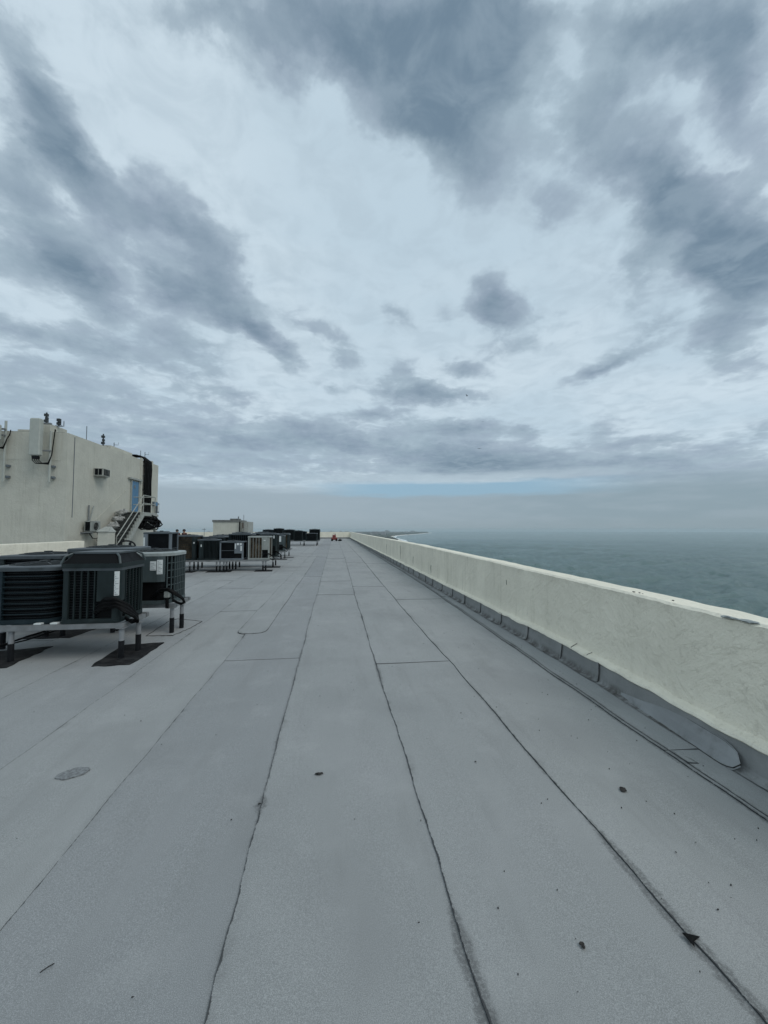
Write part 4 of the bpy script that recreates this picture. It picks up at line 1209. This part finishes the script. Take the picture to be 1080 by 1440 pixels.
    if panel:
        z0 = zb + (zt - zb) * pan_z[0]; z1 = zb + (zt - zb) * pan_z[1]
        pn = pl.sweep(MB(), p0, p1, -.034, .009, z0, z1).build('control_panel', body, t)
        for (u, z, lw, lh) in labels:
            lb = pl.sweep(MB(), u, u + lw, .0095, .0125, z, z + lh).build('rating_label', 'label', pn)
            if lh > .09 and detail:
                ln = MB()
                for q_ in range(int(lh / .022) - 1):
                    pl.sweep(ln, u + .008, u + lw - .008 - .02 * (q_ % 3), .0127, .0135, z + .014 + q_ * .022, z + .019 + q_ * .022)
                ln.build('label_print', 'mid_grey', lb)
        if pan_z[0] > .1:      # open service pocket below the panel
            rc = pl.sweep(MB(), p0, p1, -.034, -.028, zb, z0 - .002).build('service_pocket', 'black', t)
    if strip:
        pass
    if cage:
        hb = h + .008
        rim = MB(); pr = pl.ring(.02); rim.prism(pr, h - .02, h + .035).build('hood_rim', body, t)
        # sloping dark sides and a smaller plate on top
        ins = .085; top_ = [(x * (1 - 2 * ins / w), y * (1 - 2 * ins / d)) for x, y in pr]
        vs = [(x * .985, y * .985, h + .0355) for x, y in pr] + [(x, y, h + cage) for x, y in top_]
        n = len(pr); MB().add(vs, [(i, (i + 1) % n, n + (i + 1) % n, n + i) for i in range(n)]).build('hood_screen', 'black', t)
        MB().prism([(x * 1.03, y * 1.03) for x, y in top_], h + cage, h + cage + .022).build('hood_top', top, t)
        for cx, cy in ((-1, -1), (1, -1), (1, 1), (-1, 1)):
            a = Vector((cx * (w / 2 + .008), cy * (d / 2 + .008), h + .03)); b_ = Vector((cx * (w / 2 - ins + .012), cy * (d / 2 - ins + .012), h + cage + .006))
            m_ = a.lerp(b_, .55) + Vector((cx * .018, cy * .018, .02))
            MB().tube([a, m_, b_], .014, 6).build('hood_corner', 'grey_green', t)
    for i in range(hoses):
        x0 = w / 2 * hoseside * .55; y0 = -d / 2 - .0
        if hoseside > 0:
            j_ = (i - hoses / 2) * .02
            pth = [(w / 2 - .24 + j_, -d / 2 + .01, zb + .06 + .03 * i), (w / 2 - .12, -d / 2 - .03 - .01 * i, zb + .13 + .025 * i), (w / 2 - .0, -d / 2 - .05 - .01 * i, zb + .15 + .022 * i), (w / 2 + .10, -d / 2 - .01 + j_, zb + .09 + .012 * i),
                   (w / 2 + .165, -d / 2 + .06 + j_, zb + .02), (w / 2 + .175, -d / 2 + .10, zb - .045 - .006 * i), (w / 2 + .12, -d / 2 + .13 + j_, zb - .075), (w / 2 + .04, -d / 2 + .14, zb - .05), (w / 2 - .05, -d / 2 + .14 + .01 * i, zb + .01), (w / 2 - .15, -d / 2 + .16, zb + .02)]
        MB().tube(pth, .020 if i % 2 else .014, 7).build('refrigerant_hose', 'black', t, smooth=True)
    return t

def stand(label, loc, w, d, z=.44, legs=(), rz=0, patch=(), group='raised pipe stands under the air conditioners', feet=None, split=.5):
    """beams at height z, legs at given local positions; black tar on their lower part"""
    t = thing('equipment_stand', label, 'stand', loc, rz, group)
    for yy in (0, d):
        MB().bbox(-w, 0, yy - .03, yy + .03, z - .060, z - .002, .006).build('beam', 'galv', t)
    n = max(2, int(w / .9))
    for i in range(n + 1):
        x = -w + .04 + (w - .08) * i / n
        MB().box(x - .025, x + .025, .032, d - .032, z - .07, z - .012).build('cross_beam', 'galv', t)
    for (x, y) in legs:
        lg = MB().tube([(x, y, z * split), (x, y, z - .062)], .029, 10).build('leg', 'white_pvc', t)
        MB().tube([(x, y, 0.015), (x, y, z * split + .004)], .033, 10).build('tar_sleeve', 'black_paint', lg)
        MB().box(x - .05, x + .05, y - .05, y + .05, z - .0655, z - .0605).build('leg_plate', 'galv', lg)
    return t
def tar(poly, z=.0165, jit=.035, label=None):
    pts = []
    n = len(poly)
    for i in range(n):
        a, b_ = poly[i], poly[(i + 1) % n]
        for j in range(7): pts.append((a[0] + (b_[0] - a[0]) * j / 7, a[1] + (b_[1] - a[1]) * j / 7))
    o = flat_patch('asphalt_patch', pts, z, 'asphalt', label, jit=jit * 1.3); return o

# near stand: units A and B in front, C and D behind
stand('nearest raised stand carrying the hooded unit and the round cornered unit', (-2.58, 5.22, 0), 2.6, .62, .445, [(-.03, 0), (.03, .29), (-1.28, .03), (-1.8, .6)])
stand('stand in the shade behind the nearest stand, carrying two partly hidden units', (-3.30, 6.35, 0), 2.1, .62, .445, [(-.72, .05), (-.94, .05), (-.1, .3), (-1.9, .05)])
tar([(-2.80, 4.93), (-2.36, 4.98), (-2.37, 5.85), (-2.86, 5.80)], label='black asphalt patch under the two front feet of the nearest stand')
tar([(-4.4, 5.0), (-3.74, 5.02), (-3.80, 5.85), (-4.4, 5.7)])
tar([(-4.55, 6.30), (-3.85, 6.28), (-3.74, 6.95), (-4.5, 6.95)])
unit('dark green square condenser with a sloping black hood, ribbed sides and hoses at its corner', (-2.985, 5.535, .445), 0, .66, .62, .70, .05, 'dark_green', 'plate', 'vert', .085,
     panel=(.355, .70), pan_z=(.36, 1.), cage=.150, labels=[(.555, .335, .045, .30)], louv=[(.02, .325), (.74, 1.16), (1.3, 2.3)], hoses=6)
unit('dark teal condenser with big rounded corners and level louvres, leftmost on the nearest stand', (-3.80, 5.66, .445), 0, .80, .78, .70, .20, 'teal', 'plate', 'horiz', .068,
     panel=(2.55, 2.82), louv=[(0.0, 2.4)], corner=False)
unit('dark flat topped condenser with a round fan guard, behind the rounded one', (-4.62, 6.95, .445), 0, .86, .80, .76, .06, 'dark_green', 'plate', 'horiz', .09, louv=[(0, 3.0)])
unit('dark condenser almost hidden behind the hooded unit, only its flat top showing', (-3.68, 6.98, .445), 0, .88, .80, .86, .06, 'dark_green', 'plate', 'vert', .09, louv=[(0, 3.0)])
t = thing('power_cable', 'slack black cable drooping under the beam of the nearest stand', 'cable', (-4.3, 5.35, .3))
MB().tube([(-.6, .2, .1), (-.3, 0, -.02), (0, -.05, -.10), (.25, -.05, -.12), (.55, 0, -.02), (.85, .1, .07), (1.3, .3, .10)], .012, 6).build('sheath', 'black', t, smooth=True)
MB().tube([(-.6, .3, .06), (-.2, .1, -.08), (.15, .05, -.16), (.5, .1, -.08), (.9, .2, .05)], .009, 6).build('sheath', 'black', t, smooth=True)
t = thing('shim_block', 'small white shims lying on the beam between the two front units', 'block', (-3.38, 5.24, .446))
MB().bbox(-.04, .04, -.03, .03, 0, .02, .004).bbox(-.22, -.14, -.03, .03, 0, .018, .004).build('shim', 'label', t)
# unit E on its own stand
stand('short two footed stand under the grey green labelled unit', (-2.44, 6.42, 0), 1.1, .60, .455, [(-.04, -.03), (.0, .25), (-.95, .1)], split=.52)
unit('grey green eight sided condenser with white labels and square grille, right of the hooded unit', (-2.90, 6.74, .455), 0, .80, .78, .79, .24, 'grey_green', 'plate_light', 'grid', .07,
     panel=(.13, .47), pan_z=(.42, 1.), labels=[(.265, .52, .085, .14), (.36, .46, .075, .22)], louv=[(-.3, .125), (.50, 1.25)], hoses=3, corner=False)
t = thing('disconnect_switch', 'small white electrical box on the post beside the labelled unit', 'switch box', (-2.52, 6.32, .56))
MB().bbox(-.05, .03, -.03, .03, 0, .12, .01).build('casing', 'light_grey', t)
MB().tube([(-.01, 0, 0), (-.01, .01, -.16)], .025, 7).build('conduit', 'black', t)

# second group at about 13.5 m
stand('stand half hidden behind the labelled unit, carrying the unit with the bare black coil', (-5.2, 13.45, 0), 2.2, .8, .44, [(-.1, .1), (-.9, .1)])
unit('big unit with a bare black coil face and white tags on its left post', (-5.76, 13.82, .445), 0, .86, .62, 1.07, .04, 'mid_grey', 'plate', 'horiz', 3.,
     panel=(-.09, .10), labels=[(-.03, .62, .05, .28), (.03, .42, .05, .08)], corner=True, detail=False)
# main row 15.4 m
stand('long stand of the middle row with a cluster of black feet', (-2.55, 15.42, 0), 3.3, .8, .44, [(-.17, 0), (-.07, 0), (-1.51, 0), (-1.62, 0), (-1.76, 0), (-1.88, 0), (-2.85, 0), (-1.36, .75), (-1.48, .75), (-1.6, .75), (-1.72, .75), (-2.8, .75), (-2.95, .75)])
tar([(-3.0, 15.15), (-2.35, 15.2), (-2.4, 15.75), (-3.05, 15.7)]); tar([(-4.75, 15.1), (-3.85, 15.1), (-3.9, 15.75), (-4.8, 15.7)]); tar([(-5.75, 15.1), (-5.2, 15.1), (-5.2, 15.7), (-5.75, 15.7)])
unit('dark unit with rusty brown level louvres, left end of the middle row', (-5.63, 15.95, .445), 0, .80, .8, .93, .08, 'dark_green', 'plate', 'horiz', .085, coil='coil_brown', louv=[(.02, .55)], panel=(.57, .70), labels=[(.62, .62, .04, .06)], detail=True)
unit('dark green rounded unit with upright ribs and a small white tag, second in its row', (-4.80, 15.78, .445), 0, .76, .72, .78, .16, 'dark_green', 'plate', 'vert', .05, louv=[(.12, 1.6)], panel=(-.06, .10), labels=[(0, .50, .04, .09)], detail=False, corner=False)
unit('low unit with a black grille and a sticker covered grey panel', (-3.90, 15.75, .445), 0, .88, .66, .70, .03, 'mid_grey', 'plate', 'horiz', .3, louv=[(.0, .50)], panel=(.52, .84), pan_z=(.32, 1), labels=[(.54, .42, .04, .2), (.61, .56, .08, .08), (.72, .56, .07, .08), (.74, .34, .06, .19)], detail=False)
unit('pale grey boxy unit with four dark upright slots, right end of the middle row', (-2.90, 15.82, .445), 0, .80, .7, .90, .02, 'light_grey', 'light_grey', 'vert', .105, coil='coil_brown', louv=[(.06, .50)], panel=(.50, .77), pan_z=(.40, 1), labels=[(.56, .72, .08, .03)], hoses=2, detail=True)
unit('tall dark teal ribbed unit standing behind the sticker covered one', (-3.92, 17.3, .445), 0, .96, .8, .98, .05, 'teal', 'plate', 'vert', .08, detail=False)
unit('dark flat topped unit left of the tall teal ribbed one', (-5.0, 17.35, .445), 0, .9, .8, .86, .05, 'dark_green', 'plate', 'vert', .08, detail=False)
unit('dark unit behind the rusty louvred one, near the landward side', (-6.1, 17.4, .445), 0, .9, .8, .86, .05, 'dark_green', 'plate', 'horiz', .08, detail=False)
stand('second stand behind the middle row', (-2.45, 16.95, 0), 4.6, .8, .44, [(-.12, -.05), (-.12, .7), (-1.5, 0), (-3, 0), (-4.4, 0)])
tar([(-2.95, 16.6), (-2.25, 16.65), (-2.3, 17.3), (-3.0, 17.2)])
unit('dark square unit with a pale panel tag behind the pale boxy one', (-2.78, 17.35, .445), 0, .68, .74, .99, .04, 'dark_green', 'plate', 'vert', .08, louv=[(.02, .38), (.7, 1.4)], panel=(.42, .66), pan_z=(.45, 1), labels=[(.5, .78, .05, .12)], hoses=3, detail=False)
# third row 21 m
stand('stand of the third row with pale feet near the walkway', (-2.60, 21.3, 0), 4.2, .8, .44, [(-.22, 0), (-.1, .6), (-1.2, 0), (-3, 0)])
tar([(-3.2, 21.0), (-2.5, 21.0), (-2.5, 21.5), (-3.2, 21.5)]); tar([(-2.9, 22.5), (-2.3, 22.5), (-2.3, 23.0), (-2.9, 23.0)])
unit('narrow unit with a bright white label at the walkway end of the third row', (-3.0, 21.75, .445), 0, .62, .7, .84, .03, 'grey_green', 'plate', 'vert', .08, louv=[(.02, .2), (.64, 1.3)], panel=(.22, .58), pan_z=(.4, 1), labels=[(.28, .5, .16, .30)], hoses=3, detail=False)
for i, (x, y, h_, lab) in enumerate([(-3.95, 21.8, .98, 'dark unit second from the walkway in the third row'), (-5.0, 21.8, 1.0, 'dark unit third from the walkway in the third row'), (-6.0, 21.9, .86, 'dark unit fourth from the walkway in the third row'),
                                     (-3.1, 24.2, .9, 'dark ribbed unit just beyond the white labelled narrow one'), (-4.3, 24.3, 1.0, 'dark unit left of the ribbed one past the third row'), (-5.5, 24.3, .9, 'dark unit near the landward end past the third row')]):
    unit(lab, (x, y, .445), 0, .8, .8, h_, .06, 'dark_green' if i % 2 else 'teal', 'plate', 'vert' if i % 2 else 'horiz', .09, coil='coil_brown' if i == 3 else 'coil', detail=False)
stand('stand just beyond the third row', (-2.6, 23.9, 0), 4, .8, .44, [(-.1, 0), (-1.5, 0), (-3.0, 0)])
# far group 38 m
stand('long stand of the farthest group with thin dark legs', (-1.50, 38.5, 0), 4.2, .9, .50, [(-.2, 0), (-1.45, 0), (-2.85, 0), (-3.15, 0), (-.2, .9), (-1.45, .9)])
stand('second stand of the farthest group', (-1.50, 41.2, 0), 6.2, .9, .50, [(-.2, 0), (-2, 0), (-4, 0), (-6, 0)])
far_ = [(-2.2, 39.0, 1.12, .74, .06, 'dark_green', 'wide dark unit at the walkway end of the farthest group'),
        (-3.50, 38.9, .80, 1.0, .02, 'dark_green', 'plain tall dark green unit in the middle of the farthest group'),
        (-4.75, 39.0, .80, .74, .05, 'teal', 'low dark unit left of the plain tall green one'),
        (-2.05, 41.7, 1.10, 1.14, .05, 'dark_green', 'large dark unit behind the walkway end of the farthest group'),
        (-3.4, 41.8, 1.0, .92, .05, 'teal', 'dark unit behind the plain tall green one'),
        (-4.7, 41.9, 1.1, 1.10, .05, 'dark_green', 'dark unit fourth along the rear of the farthest group'),
        (-5.8, 41.9, 1.0, 1.22, .05, 'dark_green', 'tallest dark unit on the left of the farthest group'),
        (-6.9, 41.9, 1.0, 1.10, .05, 'teal', 'leftmost dark unit of the farthest group')]
for x, y, w_, h_, r_, bd, lab in far_: unit(lab, (x, y, .505), 0, w_, .8, h_, r_, bd, 'plate', 'vert', .12, detail=False, fan=True)
stand('stand under the leftmost units of the farthest group', (-5.3, 43.0, 0), 2.5, .9, .5, [(-.2, 0), (-2.2, 0)])

# ------------------------------------------------------------------ red machine at the far end
t = thing('red_roofing_machine', 'small red wheeled machine standing alone near the far end of the roof', 'machine', (.02, 54.2, 0))
MB().bbox(-.42, .42, -.3, .3, .16, .52, .05).build('body', 'red', t)
MB().bbox(-.26, .22, -.22, .22, .522, .86, .05).build('hood', 'red', t)
MB().tube([(-.2, .1, .86), (-.2, .25, 1.0), (.18, .25, 1.0), (.18, .1, .86)], .025, 6).build('handle', 'red', t)
for x in (-.3, .3):
    for y in (-.3, .3): 
        mb = MB(); mb.tube([(x, y - .05, .16), (x, y + .05, .16)], .155, 14); mb.build('wheel', 'black', t)
MB().tube([(.1, -.1, .86), (.1, -.1, .98)], .04, 8).build('exhaust', 'black', t)
t = thing('tool_bag', 'small black bag lying on the roof beside the red machine', 'bag', (.82, 54.0, 0))
MB().ball((0, 0, .13), .28, .2, .14, 12, 7, .4, 2).build('bag', 'black', t, smooth=True)
MB().tube([(-.12, 0, .24), (-.05, 0, .32), (.06, 0, .32), (.13, 0, .23)], .02, 6).build('handle', 'black', t)

# ------------------------------------------------------------------ two people beyond the rows
def person(label, loc, rz, lean, top_m, H=1.6):
    t = thing('person', label, 'person', loc, rz)
    J = [(0, 0, .92), (0, 0, 1.15), (0, lean * .5, 1.34), (0, lean, 1.43), (0, lean * 1.2, 1.52), (0, lean * 1.3, 1.62),
         (.17, lean * .8, 1.36), (.24, lean + .03, 1.10), (.20, lean - .16, .90), (.19, lean - .24, .84),
         (-.17, lean * .8, 1.36), (-.24, lean + .03, 1.10), (-.20, lean - .16, .90), (-.19, lean - .24, .84),
         (.09, 0, .88), (.11, -.02, .48), (.12, .02, .09), (.12, -.14, .04),
         (-.09, 0, .88), (-.11, -.04, .48), (-.12, .0, .09), (-.12, -.16, .04)]
    E_ = [(0, 1), (1, 2), (2, 3), (3, 4), (4, 5), (2, 6), (6, 7), (7, 8), (8, 9), (2, 10), (10, 11), (11, 12), (12, 13), (0, 14), (14, 15), (15, 16), (16, 17), (0, 18), (18, 19), (19, 20), (20, 21)]
    r_ = [.13, .125, .14, .055, .085, .075, .06, .045, .034, .04, .06, .045, .034, .04, .085, .06, .042, .035, .085, .06, .042, .035]
    k_ = H / 1.7
    def sk(idx, rs, name, m, parent):
        mp = {a: i for i, a in enumerate(idx)}
        me = bpy.data.meshes.new(name)
        me.from_pydata([tuple(c * k_ for c in J[i]) for i in idx], [(mp[a], mp[b_]) for a, b_ in E_ if a in mp and b_ in mp], [])
        me.materials.append(M[m]); o = link(name, me, parent)
        md = o.modifiers.new('skin', 'SKIN')
        for i, q_ in enumerate(idx):
            v = me.skin_vertices[0].data[i]; v.radius = (rs[q_] * k_, rs[q_] * k_); v.use_root = (i == 0)
        o.modifiers.new('sub', 'SUBSURF').levels = 1; o.modifiers['sub'].render_levels = 1; return o
    bd = sk(list(range(22)), r_, 'body', 'skin', t)
    rs = [x + .02 for x in r_]
    sk([0, 1, 2, 6, 7, 10, 11], rs, 'shirt', top_m, t)
    sk([0, 14, 15, 16, 18, 19, 20], rs, 'trousers', 'jeans', t)
    MB().ball((0, lean * 1.3 * k_ + .0, 1.605 * k_), .105, .128, .105, 12, 8, .15, 1).build('hair', 'hair', t, smooth=True)
    hd = MB().ball((0, (lean * 1.3 - .02) * k_, 1.565 * k_), .082, .095, .118, 12, 8).build('head', 'skin', t, smooth=True)
    MB().box(-.045, -.020, (lean * 1.3 - .02) * k_ - .099, (lean * 1.3 - .02) * k_ - .085, 1.57 * k_, 1.585 * k_).box(.020, .045, (lean * 1.3 - .02) * k_ - .099, (lean * 1.3 - .02) * k_ - .085, 1.57 * k_, 1.585 * k_).build('eye', 'hair', hd)
    MB().ball((0, (lean * 1.3 - .02) * k_ - .10, 1.545 * k_), .013, .02, .022, 6, 4).build('nose', 'skin', hd)
    return t
person('left of two dark haired people seen head and shoulders above the units', (-11.85, 31.1, 0), .3, -.04, 'shirt', 1.62)
person('right of two dark haired people seen head and shoulders above the units, in dark red', (-11.3, 31.1, 0), -.4, -.06, 'shirt', 1.63)

# ------------------------------------------------------------------ birds
def bird(label, loc, rz, bank, span, flap=.3):
    t = thing('bird', label, 'bird', loc, rz, 'birds in the sky'); t.rotation_euler = (bank, 0, rz)
    MB().tube([(0, -.26, 0), (0, -.16, .01), (0, 0, .01), (0, .18, 0), (0, .30, 0)], [.02, .05, .075, .04, .015], 8).build('body', 'bird', t, smooth=True)
    MB().ball((0, -.29, .02), .038, .05, .038, 8, 5).build('head', 'bird', t)
    for s_ in (-1, 1):
        h = span / 2; vs = []
        for (x, y0, y1, z) in ((.03, -.13, .12, .02), (h * .45, -.17, .08, flap * h * .5), (h * .8, -.08, .07, flap * h * .55), (h, .05, .08, flap * h * .4)):
            vs += [(s_ * x, y0, z), (s_ * x, y1, z), (s_ * x, y1, z - .012), (s_ * x, y0, z - .018)]
        fs = []
        for i in range(3):
            for j in range(4): fs.append((i * 4 + j, i * 4 + (j + 1) % 4, i * 4 + 4 + (j + 1) % 4, i * 4 + 4 + j))
        fs += [(0, 1, 2, 3), (12, 13, 14, 15)]
        MB().add(vs, fs).build('wing', 'bird', t)
    MB().add([(-.03, .25, 0), (.03, .25, 0), (.07, .42, 0), (-.07, .42, 0), (-.03, .25, -.012), (.03, .25, -.012), (.07, .42, -.012), (-.07, .42, -.012)], [(0, 1, 2, 3), (7, 6, 5, 4), (0, 4, 5, 1), (1, 5, 6, 2), (2, 6, 7, 3), (3, 7, 4, 0)]).build('tail', 'bird', t)
    return t
bird('small dark bird banking high above the sea, uppermost of three', (33.4, 93.5, 35.9), 0.9, 1.1, 1.3, 0.5)
bird('dark bird gliding level low above the sea clouds', (44.7, 114.0, 26.8), 0.1, 0.0, 1.5, 0.12)
bird('very faint bird between the two darker birds', (75.7, 187.8, 57.2), 0.5, 0.4, 1.3, 0.2)


# ------------------------------------------------------------------ things lying on the roof
def lump(label, x, y, r_, name='leaf_scrap', cat='leaf', n=3, m='debris', sd=0, group=None, flat=.35):
    t = MB()
    rr = random.Random(sd)
    for i in range(n):
        a = rr.uniform(0, 6.3); q_ = rr.uniform(0, r_ * .8) if i else 0
        s_ = r_ * rr.uniform(.4, .8)
        t.ball((math.cos(a) * q_, math.sin(a) * q_, s_ * flat * .6), s_ * rr.uniform(.7, 1.4), s_ * rr.uniform(.4, 1.), s_ * flat, 8, 5, .8, sd + i)
    o = t.build(name, m, None, loc=(x, y, .012)); return tag(o, label, cat, group)
lump('curled dark leaf lying alone in the middle of the centre strip', -.09, 2.61, .022, n=3, sd=1)
lump('crumpled black leaf near the second seam from the wall, the largest on that strip', 1.76, 2.23, .022, n=4, sd=2)
lump('black tar crumb in the lower right foreground beside a tiny twig', .95, 1.43, .014, 'tar_crumb', 'crumb', 3, sd=3)
lump('short dark twig on the strip near the middle right', .97, 2.61, .014, 'twig', 'twig', 1, sd=9, flat=.2)
tw = MB().tube([(-.016, -.012, .005), (0, 0, .008), (.014, .014, .005)], .002, 5).build('twig', 'debris', loc=(-1.02, 1.61, .010)); tag(tw, 'thin dark twig in the lower left foreground', 'twig')
# torn triangular flap of black membrane sticking up from the seam
vs = [(0, 0, .004), (-.004, -.040, .016), (-.040, -.012, .020), (.05, -.010, .006)]
fl = MB().add([(-.020, -.026, .004), (-.026, .020, .010), (.034, .004, .003), (-.004, -.008, .006), (-.020, -.026, .001), (-.026, .020, .005), (.034, .004, .000), (-.004, -.008, .002)],
         [(0, 3, 1), (3, 2, 1), (4, 5, 7), (7, 5, 6), (0, 1, 5, 4), (1, 2, 6, 5), (2, 3, 7, 6), (3, 0, 4, 7)]).build('membrane_scrap', 'black', loc=(1.39, 1.40, .012))
tag(fl, 'torn black triangular scrap sticking out of the right hand seam', 'scrap')
lump('small crumb on the tar smudge of the seam left of centre', -.42, 2.38, .010, 'tar_crumb', 'crumb', 3, sd=12)
PEB = [(.12, 2.19), (-.55, 2.27), (.94, 1.46), (-.67, 1.48), (1.68, 1.77), (1.83, 1.81), (1.71, 1.53), (1.60, 1.49), (.84, 1.30), (-1.77, 3.63), (-1.63, 3.31), (-1.61, 2.28),
       (2.2, 3.43), (1.82, 2.83), (1.82, 2.11), (.2, 3.9), (1.1, 3.3), (-.9, 3.2), (1.95, 2.6), (.35, 1.6), (2.05, 4.1), (2.0, 2.45)]
for i, (x, y) in enumerate(PEB):
    lump('tiny dark crumb of grit scattered on the grey membrane', x, y, .0042 + .002 * ((i * 7) % 5) / 5, 'grit_crumb', 'grit', 1 + i % 2, 'debris', i + 20, 'crumbs of grit scattered on the roof', .5)
mb = MB()
for i in range(260):
    y = rnd.uniform(1.1, 14); x = rnd.uniform(-1.2 - y * .6, 2.6) if i % 3 else rnd.uniform(1.6, 2.66)
    s_ = rnd.uniform(.001, .0026)
    mb.box(x - s_, x + s_, y - s_ * .7, y + s_ * .7, .008, .012 + s_)
o = mb.build('loose_grit', 'pebble', kind='stuff'); tag(o, 'scattered tiny loose granules and grit on the membrane', 'grit')
# stains and a round patch of bare mat
def stain(x, y, rx, ry, rot, name, label, c=(.12, .125, .125), amt=.8):
    m, k, b = mat(name + '_matter')
    P_ = k.new('ShaderNodeNewGeometry').outputs['Position']
    n = k.noise(P_, 60, 4, .7).outputs['Fac']
    k.set(b.inputs['Base Color'], k.mix(k.ramp(n, .35, .62), c, (.22, .23, .235))); b.inputs['Roughness'].default_value = .9
    pts = []
    for i in range(26):
        a = i * 2 * math.pi / 26; q_ = 1 + .22 * nz(math.cos(a) * 2 + x, math.sin(a) * 2 + y)
        px, py = rx * q_ * math.cos(a), ry * q_ * math.sin(a)
        pts.append((x + px * math.cos(rot) - py * math.sin(rot), y + px * math.sin(rot) + py * math.cos(rot)))
    return flat_patch('stain', pts, .0135, m, label, jit=.012)
stain(-1.68, 2.83, .085, .055, .3, 'worn_spot', 'round worn dark spot on the left part of the roof')
